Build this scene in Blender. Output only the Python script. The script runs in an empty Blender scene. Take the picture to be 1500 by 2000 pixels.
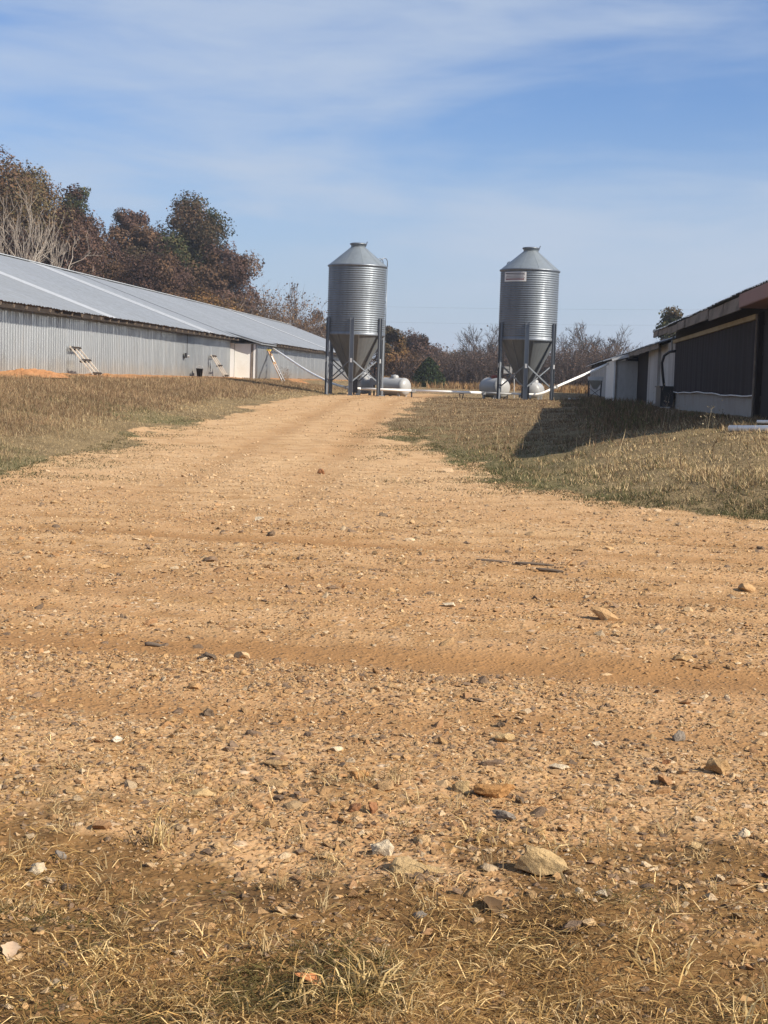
import bpy, bmesh, math, random
import numpy as np
from mathutils import Vector, Matrix

# ------------------------------------------------------------------ camera, sky, sun, exposure
scene = bpy.context.scene
COL = scene.collection
PI = math.pi
YAW, PITCH, ROLL = math.radians(5.63), math.radians(5.1), math.radians(1.8)
EYE = 1.6
fw0 = Vector((-math.sin(YAW), math.cos(YAW), 0)); rt0 = Vector((math.cos(YAW), math.sin(YAW), 0)); up0 = Vector((0, 0, 1))
fw = math.cos(PITCH)*fw0 - math.sin(PITCH)*up0
up1 = math.cos(PITCH)*up0 + math.sin(PITCH)*fw0
upc = math.cos(ROLL)*up1 - math.sin(ROLL)*rt0
rtc = math.cos(ROLL)*rt0 + math.sin(ROLL)*up1
cam = bpy.data.cameras.new('camera'); camo = bpy.data.objects.new('camera', cam); COL.objects.link(camo)
camo.matrix_world = Matrix(((rtc.x, upc.x, -fw.x, 0), (rtc.y, upc.y, -fw.y, 0), (rtc.z, upc.z, -fw.z, EYE), (0, 0, 0, 1)))
cam.sensor_fit = 'VERTICAL'; cam.sensor_height = 36.0; cam.sensor_width = 27.0
cam.lens = 36.0*2900/2000
cam.clip_start = 0.1; cam.clip_end = 12000
scene.camera = camo

SUN_EL, SUN_AZ = math.radians(34.8), math.radians(113)      # azimuth clockwise from +Y
sun_dir = Vector((math.sin(SUN_AZ)*math.cos(SUN_EL), math.cos(SUN_AZ)*math.cos(SUN_EL), math.sin(SUN_EL)))
sl = bpy.data.lights.new('sun', 'SUN'); sl.energy = 5.0; sl.angle = math.radians(0.53); sl.color = (1.0, 0.905, 0.775)
slo = bpy.data.objects.new('sun', sl); COL.objects.link(slo)
slo.rotation_euler = sun_dir.to_track_quat('Z', 'Y').to_euler()
slo.location = (30, -10, 40)

SKYR, SKYL = -8, (-0.93, 2.07, -1.27)
world = bpy.data.worlds.new('World'); scene.world = world; world.use_nodes = True
nt = world.node_tree; nt.nodes.clear()
def wn(t, **kw):
    n = nt.nodes.new(t)
    for k, v in kw.items(): setattr(n, k, v)
    return n
wout = wn('ShaderNodeOutputWorld'); wbg = wn('ShaderNodeBackground'); wbg.inputs['Strength'].default_value = 0.078
sky = wn('ShaderNodeTexSky', sky_type='NISHITA'); sky.sun_disc = False
sky.sun_elevation = SUN_EL; sky.sun_rotation = SUN_AZ
sky.air_density = 1.0; sky.dust_density = 0.6; sky.ozone_density = 2.5
wtc = wn('ShaderNodeTexCoord')
wmap = wn('ShaderNodeMapping'); wmap.inputs['Scale'].default_value = (1.0, 1.0, 4.6); wmap.inputs['Rotation'].default_value = (0, math.radians(SKYR), 0)
wmap.inputs['Location'].default_value = SKYL
nt.links.new(wtc.outputs['Generated'], wmap.inputs['Vector'])
def wnoise(scale, detail, rough, dist):
    n = wn('ShaderNodeTexNoise'); n.inputs['Scale'].default_value = scale; n.inputs['Detail'].default_value = detail
    n.inputs['Roughness'].default_value = rough; n.inputs['Distortion'].default_value = dist
    nt.links.new(wmap.outputs['Vector'], n.inputs['Vector']); return n
n1 = wnoise(2.6, 5, 0.5, 0.6); n2 = wnoise(7.0, 6, 0.55, 0.4)
wmix = wn('ShaderNodeMath', operation='MULTIPLY_ADD'); nt.links.new(n2.outputs['Fac'], wmix.inputs[0]); wmix.inputs[1].default_value = 0.34
nt.links.new(n1.outputs['Fac'], wmix.inputs[2])
wr = wn('ShaderNodeMapRange', interpolation_type='SMOOTHSTEP'); wr.inputs['From Min'].default_value = 0.50; wr.inputs['From Max'].default_value = 0.86
wr.inputs['To Min'].default_value = 0.06; wr.inputs['To Max'].default_value = 0.80
nt.links.new(wmix.outputs[0], wr.inputs['Value'])
wtint = wn('ShaderNodeMix', data_type='RGBA', blend_type='MULTIPLY'); wtint.inputs['Factor'].default_value = 1.0
nt.links.new(sky.outputs['Color'], wtint.inputs['A']); wtint.inputs['B'].default_value = (0.56, 0.76, 1.06, 1)
wcl = wn('ShaderNodeMix', data_type='RGBA'); nt.links.new(wr.outputs['Result'], wcl.inputs['Factor'])
nt.links.new(wtint.outputs['Result'], wcl.inputs['A']); wcl.inputs['B'].default_value = (4.3, 5.0, 6.1, 1)
wsep = wn('ShaderNodeSeparateXYZ'); nt.links.new(wtc.outputs['Generated'], wsep.inputs[0])
whz = wn('ShaderNodeMapRange', interpolation_type='SMOOTHSTEP'); nt.links.new(wsep.outputs['Z'], whz.inputs['Value'])
for k_, v_ in (('From Min', -.02), ('From Max', .21), ('To Min', .92), ('To Max', 0)): whz.inputs[k_].default_value = v_
whm = wn('ShaderNodeMix', data_type='RGBA'); nt.links.new(whz.outputs['Result'], whm.inputs['Factor'])
nt.links.new(wcl.outputs['Result'], whm.inputs['A']); whm.inputs['B'].default_value = (4.1, 4.8, 5.85, 1)
nt.links.new(whm.outputs['Result'], wbg.inputs['Color']); nt.links.new(wbg.outputs[0], wout.inputs[0])

vs = scene.view_settings
vs.view_transform = 'Standard'; vs.look = 'None'; vs.exposure = 0.69; vs.gamma = 1.0; vs.use_curve_mapping = False

# ------------------------------------------------------------------ helpers
rng = np.random.default_rng(7); rnd = random.Random(11)

def tag(o, label=None, cat=None, group=None, kind=None):
    if label: o['label'] = label
    if cat: o['category'] = cat
    if group: o['group'] = group
    if kind: o['kind'] = kind
    return o
def empty(name, loc, label, cat, group=None, rz=0.0):
    o = bpy.data.objects.new(name, None); COL.objects.link(o); o.location = loc; o.rotation_euler = (0, 0, rz)
    o.empty_display_size = 0.3
    return tag(o, label, cat, group)
def link(name, me, mat, parent=None, loc=None):
    if mat is not None and len(me.materials) == 0: me.materials.append(mat)
    o = bpy.data.objects.new(name, me); COL.objects.link(o)
    if parent is not None: o.parent = parent
    if loc is not None: o.location = loc
    return o
def copy_tree(o, parent=None):
    c = o.copy(); COL.objects.link(c); c.parent = parent
    for ch in list(o.children): copy_tree(ch, c)
    return c

class MB:
    """collects shapes, builds ONE mesh"""
    def __init__(s): s.v = []; s.f = []
    def add(s, vs_, fs_):
        n = len(s.v); s.v += [tuple(p) for p in vs_]; s.f += [tuple(i+n for i in f) for f in fs_]; return s
    def box(s, x0, x1, y0, y1, z0, z1, M=None):
        P = [Vector(p) for p in ((x0,y0,z0),(x1,y0,z0),(x1,y1,z0),(x0,y1,z0),(x0,y0,z1),(x1,y0,z1),(x1,y1,z1),(x0,y1,z1))]
        if M is not None: P = [M @ p for p in P]
        return s.add(P, [(0,3,2,1),(4,5,6,7),(0,1,5,4),(1,2,6,5),(2,3,7,6),(3,0,4,7)])
    def bar(s, a, b, w, h, up=(0,0,1)):
        a = Vector(a); b = Vector(b); d = (b-a); L = d.length; d.normalize(); u = Vector(up)
        if abs(d.dot(u)) > .98: u = Vector((1,0,0))
        x = d.cross(u).normalized(); z = x.cross(d).normalized()
        M = Matrix(((x.x,d.x,z.x,a.x),(x.y,d.y,z.y,a.y),(x.z,d.z,z.z,a.z),(0,0,0,1)))
        return s.box(-w/2, w/2, 0, L, -h/2, h/2, M)
    def tube(s, pts, r, seg=8, caps=True):
        pts = [Vector(p) for p in pts]; n = len(pts)
        rs = r if isinstance(r, (list, tuple)) else [r]*n
        V = []; F = []; ref = None
        for i, p in enumerate(pts):
            d = (pts[min(i+1, n-1)] - pts[max(i-1, 0)]).normalized()
            if ref is None: ref = Vector((0,0,1)) if abs(d.z) < .9 else Vector((1,0,0))
            x = d.cross(ref).normalized(); y = x.cross(d).normalized(); ref = y
            for k in range(seg):
                a = 2*PI*k/seg; V.append(p + rs[i]*(math.cos(a)*x + math.sin(a)*y))
        for i in range(n-1):
            for k in range(seg):
                k2 = (k+1) % seg; F.append((i*seg+k, i*seg+k2, (i+1)*seg+k2, (i+1)*seg+k))
        if caps: F.append(tuple(range(seg-1, -1, -1))); F.append(tuple((n-1)*seg+k for k in range(seg)))
        return s.add(V, F)
    def lathe(s, prof, seg=48, c=(0,0,0), cap=False):
        V = []; F = []; n = len(prof)
        for r, z in prof:
            for k in range(seg):
                a = 2*PI*k/seg; V.append((c[0]+r*math.cos(a), c[1]+r*math.sin(a), c[2]+z))
        for i in range(n-1):
            for k in range(seg):
                k2 = (k+1) % seg; F.append((i*seg+k, i*seg+k2, (i+1)*seg+k2, (i+1)*seg+k))
        if cap: F.append(tuple((n-1)*seg+k for k in range(seg))); F.append(tuple(range(seg-1,-1,-1)))
        return s.add(V, F)
    def mesh(s, name, smooth=False):
        me = bpy.data.meshes.new(name); me.from_pydata(s.v, [], s.f); me.update()
        if smooth: me.polygons.foreach_set('use_smooth', [True]*len(me.polygons))
        return me
    def build(s, name, mat, parent=None, smooth=False, loc=None):
        return link(name, s.mesh(name, smooth), mat, parent, loc)

def np_mesh(name, V, F, col=None, smooth=False, attrs=None):
    """V (n,3); F (m,k) all faces same size"""
    me = bpy.data.meshes.new(name); n = len(V); m, k = F.shape
    me.vertices.add(n); me.vertices.foreach_set('co', np.ascontiguousarray(V, dtype=np.float32).ravel())
    me.loops.add(m*k); me.loops.foreach_set('vertex_index', np.ascontiguousarray(F, dtype=np.int32).ravel())
    me.polygons.add(m); me.polygons.foreach_set('loop_start', np.arange(0, m*k, k, dtype=np.int32))
    if smooth: me.polygons.foreach_set('use_smooth', np.ones(m, dtype=bool))
    else: me.polygons.foreach_set('use_smooth', np.zeros(m, dtype=bool))
    if col is not None:
        a = me.attributes.new('col', 'FLOAT_COLOR', 'POINT')
        c = np.ones((n, 4), np.float32); c[:, :3] = col; a.data.foreach_set('color', c.ravel())
    for nm, arr in (attrs or {}).items():
        a = me.attributes.new(nm, 'FLOAT', 'POINT'); a.data.foreach_set('value', np.ascontiguousarray(arr, dtype=np.float32))
    me.update(calc_edges=True); me.validate()
    return me

# ---- numpy noise
def _hash(ix, iy, seed):
    h = (ix.astype(np.int64)*374761393 + iy.astype(np.int64)*668265263 + seed*974711) & 0xffffffff
    h = ((h ^ (h >> 13))*1274126177) & 0xffffffff
    return ((h ^ (h >> 16)) & 0xffff)/65535.0
def vnoise(x, y, seed=0):
    ix = np.floor(x); iy = np.floor(y); fx = x-ix; fy = y-iy
    fx = fx*fx*(3-2*fx); fy = fy*fy*(3-2*fy)
    a = _hash(ix, iy, seed); b = _hash(ix+1, iy, seed); c = _hash(ix, iy+1, seed); d = _hash(ix+1, iy+1, seed)
    return (a*(1-fx)+b*fx)*(1-fy) + (c*(1-fx)+d*fx)*fy
def fbm(x, y, seed=0, o=4):
    s = 0; a = .5; t = 0
    for i in range(o):
        s = s + a*vnoise(x, y, seed+i*17); t += a; a *= .5; x = x*2.03+5.1; y = y*2.03+1.7
    return s/t
def sstep(a, b, x):
    t = np.clip((x-a)/(b-a), 0, 1); return t*t*(3-2*t)

# ------------------------------------------------------------------ materials
class NB:
    def __init__(s, name):
        s.m = bpy.data.materials.new(name); s.m.use_nodes = True; s.t = s.m.node_tree; s.t.nodes.clear()
        s.out = s.t.nodes.new('ShaderNodeOutputMaterial'); s.p = s.t.nodes.new('ShaderNodeBsdfPrincipled')
        s.t.links.new(s.p.outputs[0], s.out.inputs[0])
    def n(s, t, **kw):
        nd = s.t.nodes.new(t)
        for k, v in kw.items(): setattr(nd, k, v)
        return nd
    def l(s, a, b): s.t.links.new(a, b)
    def pos(s, obj=False):
        return s.n('ShaderNodeTexCoord').outputs['Object'] if obj else s.n('ShaderNodeNewGeometry').outputs['Position']
    def mapv(s, v, scale):
        m = s.n('ShaderNodeMapping'); m.inputs['Scale'].default_value = scale; s.l(v, m.inputs['Vector']); return m.outputs[0]
    def noise(s, v, scale, detail=4, rough=.55):
        n = s.n('ShaderNodeTexNoise'); n.inputs['Scale'].default_value = scale; n.inputs['Detail'].default_value = detail
        n.inputs['Roughness'].default_value = rough; s.l(v, n.inputs['Vector']); return n.outputs['Fac']
    def voro(s, v, scale, feature='F1'):
        n = s.n('ShaderNodeTexVoronoi', feature=feature); n.inputs['Scale'].default_value = scale; s.l(v, n.inputs['Vector']); return n
    def mr(s, v, a, b, c=0., d=1., smooth=True):
        n = s.n('ShaderNodeMapRange', interpolation_type='SMOOTHSTEP' if smooth else 'LINEAR')
        for k, x in (('From Min', a), ('From Max', b), ('To Min', c), ('To Max', d)): n.inputs[k].default_value = x
        s.l(v, n.inputs['Value']); return n.outputs['Result']
    def mix(s, f, a, b, blend='MIX'):
        n = s.n('ShaderNodeMix', data_type='RGBA', blend_type=blend)
        for k, x in (('Factor', f), ('A', a), ('B', b)):
            if isinstance(x, (int, float)): n.inputs[k].default_value = x
            elif isinstance(x, tuple): n.inputs[k].default_value = (*x, 1)
            else: s.l(x, n.inputs[k])
        return n.outputs['Result']
    def math(s, op, a, b=None):
        n = s.n('ShaderNodeMath', operation=op)
        for i, x in enumerate((a, b)):
            if x is None: continue
            if isinstance(x, (int, float)): n.inputs[i].default_value = x
            else: s.l(x, n.inputs[i])
        return n.outputs[0]
    def attr(s, name, out='Fac'):
        n = s.n('ShaderNodeAttribute', attribute_name=name); return n.outputs[out]
    def rand(s): return s.n('ShaderNodeObjectInfo').outputs['Random']
    def bump(s, h, strength, dist):
        n = s.n('ShaderNodeBump'); n.inputs['Strength'].default_value = strength; n.inputs['Distance'].default_value = dist
        s.l(h, n.inputs['Height']); s.l(n.outputs[0], s.p.inputs['Normal'])
    def fin(s, col, rough=.8, metal=0., spec=.3):
        if isinstance(col, tuple): s.p.inputs['Base Color'].default_value = (*col, 1)
        else: s.l(col, s.p.inputs['Base Color'])
        for k, x in (('Roughness', rough), ('Metallic', metal)):
            if isinstance(x, (int, float)): s.p.inputs[k].default_value = x
            else: s.l(x, s.p.inputs[k])
        s.p.inputs['Specular IOR Level'].default_value = spec
        return s.m

def m_ground():
    b = NB('earth_and_gravel'); P = b.pos()
    big = b.noise(P, .35, 3); mid = b.noise(P, 2.2, 5); fine = b.noise(P, 30, 5, .65)
    base = b.mix(b.mr(big, .35, .65), (.44, .276, .138), (.40, .228, .106))
    base = b.mix(b.mr(mid, .42, .68), base, (.30, .165, .066))
    base = b.mix(b.mr(fine, .45, .75, 0, .55), base, (.50, .345, .18))
    v = b.voro(P, 34); sep = b.n('ShaderNodeSeparateColor'); b.l(v.outputs['Color'], sep.inputs[0])
    stone = b.mix(sep.outputs[0], (.34, .195, .09), (.52, .37, .20))
    base = b.mix(b.math('MULTIPLY', b.mr(v.outputs['Distance'], .25, .45, 1, 0), b.mr(sep.outputs[1], .35, .5)), base, stone)
    v2 = b.voro(P, 11); sep2 = b.n('ShaderNodeSeparateColor'); b.l(v2.outputs['Color'], sep2.inputs[0])
    st2 = b.mix(sep2.outputs[0], (.28, .17, .09), (.58, .44, .29))
    base = b.mix(b.math('MULTIPLY', b.mr(v2.outputs['Distance'], .2, .36, 1, 0), b.mr(sep2.outputs[1], .7, .8)), base, st2)
    base = b.mix(b.math('MULTIPLY', b.attr('dust'), b.mr(mid, .25, .6, .75, .35)), base, (.56, .385, .215))
    rut = b.attr('rut'); base = b.mix(b.math('MULTIPLY', rut, .95), base, (.285, .152, .060))
    # turf soil
    g1 = b.noise(P, .8, 5); g2 = b.noise(P, 14, 4, .7)
    turf = b.mix(b.mr(g1, .38, .64), (.27, .195, .10), (.17, .12, .06))
    turf = b.mix(b.mr(g2, .45, .72, 0, .7), turf, (.37, .28, .15)); g3 = b.noise(P, 42, 3, .7); turf = b.mix(b.mr(g3, .38, .62, .75, 0), turf, (.085, .062, .03)); turf = b.mix(b.mr(g3, .55, .75, 0, .6), turf, (.44, .34, .19))
    turf = b.mix(b.math('MULTIPLY', b.attr('green'), .75), turf, b.mix(b.mr(g2, .4, .65), (.075, .08, .03), (.15, .14, .06)))
    dirt = b.mix(b.mr(mid, .35, .65), (.215, .118, .044), (.125, .068, .026))
    dirt = b.mix(b.mr(fine, .5, .75, 0, .5), dirt, (.34, .215, .095))
    turf = b.mix(b.attr('fore'), turf, dirt)
    turf = b.mix(b.attr('clay'), turf, b.mix(b.mr(mid, .35, .7), (.42, .21, .085), (.33, .175, .08)))
    edge = b.mr(b.math('ADD', b.attr('road'), b.math('MULTIPLY', b.math('SUBTRACT', b.noise(P, 3.5, 5, .65), .5), .9)), .35, .65)
    col = b.mix(edge, turf, base)
    h = b.math('ADD', b.math('MULTIPLY', fine, .6), b.math('MULTIPLY', b.mr(v.outputs['Distance'], 0, .5, 1, 0), .5))
    h = b.math('ADD', h, b.math('MULTIPLY', b.mr(v2.outputs['Distance'], 0, .45, 1, 0), .7))
    b.bump(h, .85, .014)
    return b.fin(col, .95, 0, .12)

def m_col(name, rough=.85, transl=0., spec=.2, grain=0., bmp=0.):
    """colour from the mesh's own per-piece attribute (each stone / leaf / blade has its own colour)"""
    b = NB(name); c = b.attr('col', 'Color')
    if grain: c = b.mix(b.mr(b.noise(b.pos(), grain, 4, .7), .3, .75, 0, .55), c, b.mix(.5, c, (.05, .03, .015)))
    if bmp: b.bump(b.noise(b.pos(), 90, 5, .7), bmp, .012)
    b.fin(c, rough, 0, spec)
    if transl:
        t = b.n('ShaderNodeBsdfTranslucent'); b.l(c, t.inputs[0]); mx = b.n('ShaderNodeMixShader'); mx.inputs[0].default_value = transl
        b.l(b.p.outputs[0], mx.inputs[1]); b.l(t.outputs[0], mx.inputs[2]); b.l(mx.outputs[0], b.out.inputs[0])
    return b.m

def m_plain(name, c, rough=.7, metal=0., spec=.3, var=.25, scale=3.0, c2=None, stretch=(1,1,1), bump=0.):
    b = NB(name); P = b.mapv(b.pos(True), stretch); n = b.noise(P, scale, 5, .6)
    c2 = c2 or tuple(x*.55 for x in c)
    col = b.mix(b.mr(n, .4, .75, 0, var*2), c, c2)
    n3 = b.noise(P, scale*9, 3, .6); col = b.mix(b.mr(n3, .45, .8, 0, var), col, c2)
    if bump: b.bump(n3, bump, .01)
    return b.fin(col, rough, metal, spec)

def m_galv(name, c, rough=.45, metal=.6, dirt=(.33, .25, .16), base_dirt=0., var=.18, streak=.35):
    b = NB(name); O = b.pos(True); G = b.pos()
    n = b.noise(b.mapv(G, (1.2, 1.2, .25)), 2.5, 5, .6); sp = b.noise(G, 18, 3, .6)
    cc = tuple(x*.72 for x in c)
    col = b.mix(b.mr(n, .35, .7, 0, .8), c, cc)
    col = b.mix(b.mr(sp, .4, .7, 0, var), col, tuple(min(1, x*1.18) for x in c))
    col = b.mix(b.math('MULTIPLY', b.rand(), .35), col, cc)
    st = b.mr(b.noise(b.mapv(G, (5, 5, .35)), 1.6, 4, .6), .56, .8, 0, streak)
    if base_dirt:
        sz = b.n('ShaderNodeSeparateXYZ'); b.l(O, sz.inputs[0])
        wob = b.math('ADD', sz.outputs[2], b.math('MULTIPLY', b.noise(b.mapv(G, (1, 1, .4)), 1.4, 4), -.9))
        st = b.math('MAXIMUM', st, b.mr(wob, -.42, .35, base_dirt, 0))
    col = b.mix(st, col, dirt)
    return b.fin(col, b.mr(n, .3, .7, rough-.06, rough+.12), metal, .4)

M = {}
M['ground'] = m_ground()
M['stone'] = m_col('gravel_stone', .95, 0, .08, 60, .9)
M['grass'] = m_col('dry_grass_blade', .8, .22, .15)
M['leaf'] = m_col('autumn_leaf', .9, .22, .05)
M['bark'] = m_plain('bark', (.16, .125, .10), .9, 0, .1, .4, 4, (.07, .055, .045), (1, 1, .3))
M['palebark'] = m_plain('pale_bark', (.33, .29, .24), .85, 0, .1, .35, 3, (.30, .25, .2), (1, 1, .4))
M['greybark'] = m_plain('grey_bark', (.15, .13, .115), .9, 0, .1, .3, 3, (.13, .11, .1))
M['wall'] = m_galv('galvanized_wall', (.37, .39, .40), .34, .72, (.36, .29, .20), .38, .15, .2)
M['roof'] = m_galv('grey_metal_roof', (.315, .335, .35), .5, .35, (.25, .25, .25), 0, .1, .12)
M['roof_pale'] = m_galv('pale_metal_roof', (.54, .56, .57), .45, .35, (.40, .40, .40), 0, .1, .1)
M['silo'] = m_galv('galvanized_silo', (.175, .198, .222), .50, .55, (.17, .17, .18), 0, .12, .12)
M['silo_roof'] = m_galv('galvanized_silo_roof', (.235, .268, .29), .5, .45, (.25, .25, .25), 0, .1, .12)
M['hopper'] = m_galv('dull_hopper_metal', (.15, .162, .168), .55, .25, (.14, .13, .115), 0, .12, .3)
M['leg'] = m_galv('galvanized_leg', (.20, .22, .245), .45, .7, (.16, .16, .16), 0, .12, .2)
M['dark_steel'] = m_plain('dark_steel', (.06, .06, .065), .5, .5, .4, .3)
M['pvc'] = m_plain('white_pvc', (.88, .87, .83), .4, 0, .4, .12, 2.0, (.60, .55, .46))
M['greypvc'] = m_plain('grey_weathered_pvc', (.34, .34, .33), .5, 0, .4, .2)
M['tank'] = m_plain('white_tank_paint', (.33, .335, .33), .4, 0, .4, .18, 1.3, (.23, .225, .21))
M['lid'] = m_plain('red_brown_lid', (.25, .06, .04), .6, 0, .3, .3)
M['maroon'] = m_plain('maroon_paint', (.16, .022, .03), .6, 0, .3, .3)
M['blackp'] = m_plain('black_plastic', (.018, .018, .02), .5, 0, .4, .2)
M['cream'] = m_plain('cream_panel', (.80, .80, .75), .75, 0, .2, .12, 1.2, (.52, .45, .33))
M['white'] = m_plain('white_trim', (.76, .76, .74), .7, 0, .2, .12, 1.5, (.5, .47, .42))
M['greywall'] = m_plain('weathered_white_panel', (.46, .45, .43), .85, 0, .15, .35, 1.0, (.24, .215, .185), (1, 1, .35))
M['concrete'] = m_plain('concrete', (.30, .285, .26), .9, 0, .1, .3, 2.0, (.24, .21, .18), (1, 1, 1), .4)
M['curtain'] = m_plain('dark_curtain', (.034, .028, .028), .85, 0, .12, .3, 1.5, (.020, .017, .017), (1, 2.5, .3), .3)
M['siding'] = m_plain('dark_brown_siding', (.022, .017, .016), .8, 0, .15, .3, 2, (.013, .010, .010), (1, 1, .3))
M['oldboard'] = m_plain('weathered_board', (.235, .20, .165), .9, 0, .1, .4, 3, (.09, .075, .06), (1, .3, 1), .3)
M['darkboard'] = m_plain('dark_eave_board', (.045, .036, .030), .9, 0, .1, .4, 3, (.02, .016, .013), (1, .3, 1))
M['yellowboard'] = m_plain('yellowed_board', (.40, .33, .21), .85, 0, .1, .35, 2.5, (.25, .19, .11), (1, .3, 1), .2)
M['redfascia'] = m_plain('red_brown_fascia', (.235, .125, .10), .65, 0, .3, .15, 1.5, (.16, .08, .065))
M['rafter'] = m_plain('rafter_wood', (.24, .20, .16), .9, 0, .1, .4, 4, (.14, .11, .085))
M['pallet'] = m_plain('pallet_wood', (.58, .52, .44), .9, 0, .1, .35, 4, (.22, .18, .14), (1, 1, .4))
M['orange'] = m_plain('orange_fibreglass', (.46, .26, .12), .6, 0, .3, .3, 3, (.28, .2, .13))
M['yellow'] = m_plain('yellow_plastic', (.70, .52, .08), .5, 0, .4, .2)
M['alu'] = m_plain('dull_aluminium', (.55, .55, .54), .45, .5, .4, .25)
M['wire'] = m_plain('wire', (.16, .17, .19), .6, .3, .3, .1)
M['stick'] = m_plain('grey_stick', (.13, .10, .075), .9, 0, .1, .4, 8, (.06, .045, .035))
M['sign_plate'] = m_plain('sign_plate', (.62, .60, .57), .5, 0, .4, .15, 2, (.45, .42, .40))
M['sign_print'] = m_plain('sign_print', (.07, .055, .06), .6, 0, .3, .2)
M['sign_red'] = m_plain('sign_red_print', (.22, .12, .12), .6, 0, .3, .2)

# ------------------------------------------------------------------ terrain
XL_Y = [10, 17, 19, 25, 36, 49, 60, 75, 95]; XL_X = [-22, -13, -7.2, -7.7, -8.8, -9.4, -9.6, -9.6, -9.4]
XR_Y = [10, 16.4, 18.6, 20.5, 22.5, 31, 36, 54, 66, 95]; XR_X = [14, 7, 2.9, .9, -.35, -2.2, -3.1, -4.5, -4.6, -5.0]
def lane_edges(y): return np.interp(y, XL_Y, XL_X), np.interp(y, XR_Y, XR_X)
def zbase(x, y):
    z = .80*sstep(16, 67, y)*.75 + .80*.25*np.clip((y-16)/51, 0, 1)
    z = z + .20*sstep(85, 150, y)
    return z
def zsmooth(x, y):
    xl, xr = lane_edges(y); z = zbase(x, y)
    tl = np.clip((xl-x)/np.maximum(xl+17.0, 2.0), 0, 1); tl = .65*tl+.35*sstep(0, 1, tl)
    zl = np.where(y < 30, .9+.55*sstep(18, 30, y), 1.45)
    z = z + (np.maximum(zl, z)-z)*tl*sstep(15, 22, y)
    zr = np.interp(y, [16, 20, 28, 50, 80, 200], [.12, .50, 1.06, .92, .90, 1.0])
    tr = np.clip((x-xr)/np.maximum(4.4-xr, 3.0), 0, 1); tr = np.where(y > 30, tr**1.6, sstep(0, 1, tr))
    z = z + (np.maximum(zr, z)-z)*tr*sstep(15.5, 20, y)
    z = z - .14*np.exp(-((x+7.7)/2.2)**2 - ((y-77.0)/2.2)**2) - .12*np.exp(-((x+.9)/2.2)**2 - ((y-76.0)/2.5)**2)
    return z
def masks(x, y):
    xl, xr = lane_edges(y)
    wob = (fbm(x*.55, y*.35, 3)-.5)*2.2 + (fbm(x*2.1, y*1.4, 9)-.5)*1.1
    s = np.minimum(x-xl, xr-x); s = np.where(y < 16, 4.0, s)
    s = np.minimum(s, (92-y)*.25)
    s = np.minimum(s, (y-4.75+(fbm(x*1.4, y*1.4, 29)-.5)*1.9)*.75)
    road = sstep(-.55, .55, s + wob*np.clip(np.abs(y)/20, .45, 1.0))
    fore = 1-sstep(5.0, 7.2, y+(fbm(x*1.2, y*1.2, 27)-.5)*1.5)
    green = sstep(.42, .6, fbm(x*.5, y*.4, 21)) * np.exp(-np.maximum(np.maximum(xl-x, x-xr), 0)/1.6) * (y > 14) * (y < 40)
    green = np.maximum(green, .3*sstep(.5, .62, fbm(x*1.1, y*1.1, 33))*(y < 5.2))
    clay = sstep(-15.4, -16.1, x + (fbm(x*.9, y*.5, 41)-.5)*1.6)*(x < -13)*(y > 25)
    rut = np.zeros_like(x)
    for y0, w, a in ((6.95, .34, 1.0), (8.55, .48, 1.0), (9.6, .14, .6), (10.5, .22, .7), (11.5, .3, .8), (12.7, .16, .7), (14.3, .30, 1.1), (15.8, .2, .6)):
        yy = y + (fbm(x*.35, y*0+y0, 51)-.5)*.7 + x*.03
        rut = np.maximum(rut, a*np.exp(-((yy-y0)/w)**2)*(.3+1.1*fbm(x*.4+y0, y*.8, 55)))
    cx = .5*(xl+xr)
    for o, w in ((-.95, .35), (.95, .35)):
        c2 = np.interp(y, [15, 24, 60], [-3.6, -4.4, -6.6]) + o
        rut = np.maximum(rut, .55*np.exp(-((x-c2)/w)**2)*sstep(15, 22, y)*(.5+.7*fbm(x, y*.3, 57)))
    return road, fore, green, clay, np.clip(rut, 0, 1)
def zfun(x, y, mk=None):
    x = np.asarray(x, float); y = np.asarray(y, float)
    road, fore, green, clay, rut = mk if mk is not None else masks(x, y)
    z = zsmooth(x, y)
    near = np.clip(1-(y-60)/60, 0, 1)
    z = z + (fbm(x*1.6, y*1.6, 61)-.5)*(.035+.10*(1-road))*near
    z = z + (fbm(x*7, y*7, 67, 3)-.5)*.022*np.clip(1-y/45, 0, 1)
    z = z - rut*.035 + (fbm(x*.45, y*3.2, 63, 3)-.5)*.05*sstep(6.5, 9, y)*(1-sstep(15, 20, y))
    z = z + fore*(fbm(x*2.6, y*2.6, 71)-.45)*.075
    return z
def Z(x, y): return float(zfun(np.array([x]), np.array([y]))[0])

ys = [-40, -20, -10, -5, -2.5, -1, 0, .8, 1.5]
y = 2.0
while y < 260: ys.append(y); y *= 1.0125
ys += [300, 350, 420, 520, 700, 1000, 1500, 2300, 3500]
ys = np.array(ys)
nc = 330
u = np.linspace(-1, 1, nc)
rows = []
for yy in ys:
    a = max(yy, 2.0); w = .36*a+3.5
    inner = -.10*a + u*w
    ext = np.array([1.05, 1.15, 1.35, 1.8, 2.8, 5, 10, 25])*w + np.array([0, 0, 0, 1, 8, 40, 200, 1500])
    ext = np.maximum.accumulate(np.minimum(ext, 3200+np.arange(8)*.5)); rows.append(np.concatenate([-.10*a-ext[::-1], inner, -.10*a+ext]))
GX = np.array(rows); GY = np.repeat(ys[:, None], GX.shape[1], 1)
mk = masks(GX, GY); GZ = zfun(GX, GY, mk)
nr, ncol = GX.shape
V = np.stack([GX, GY, GZ], -1).reshape(-1, 3)
I = np.arange(nr*ncol).reshape(nr, ncol)
F = np.stack([I[:-1, :-1], I[:-1, 1:], I[1:, 1:], I[1:, :-1]], -1).reshape(-1, 4)
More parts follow.
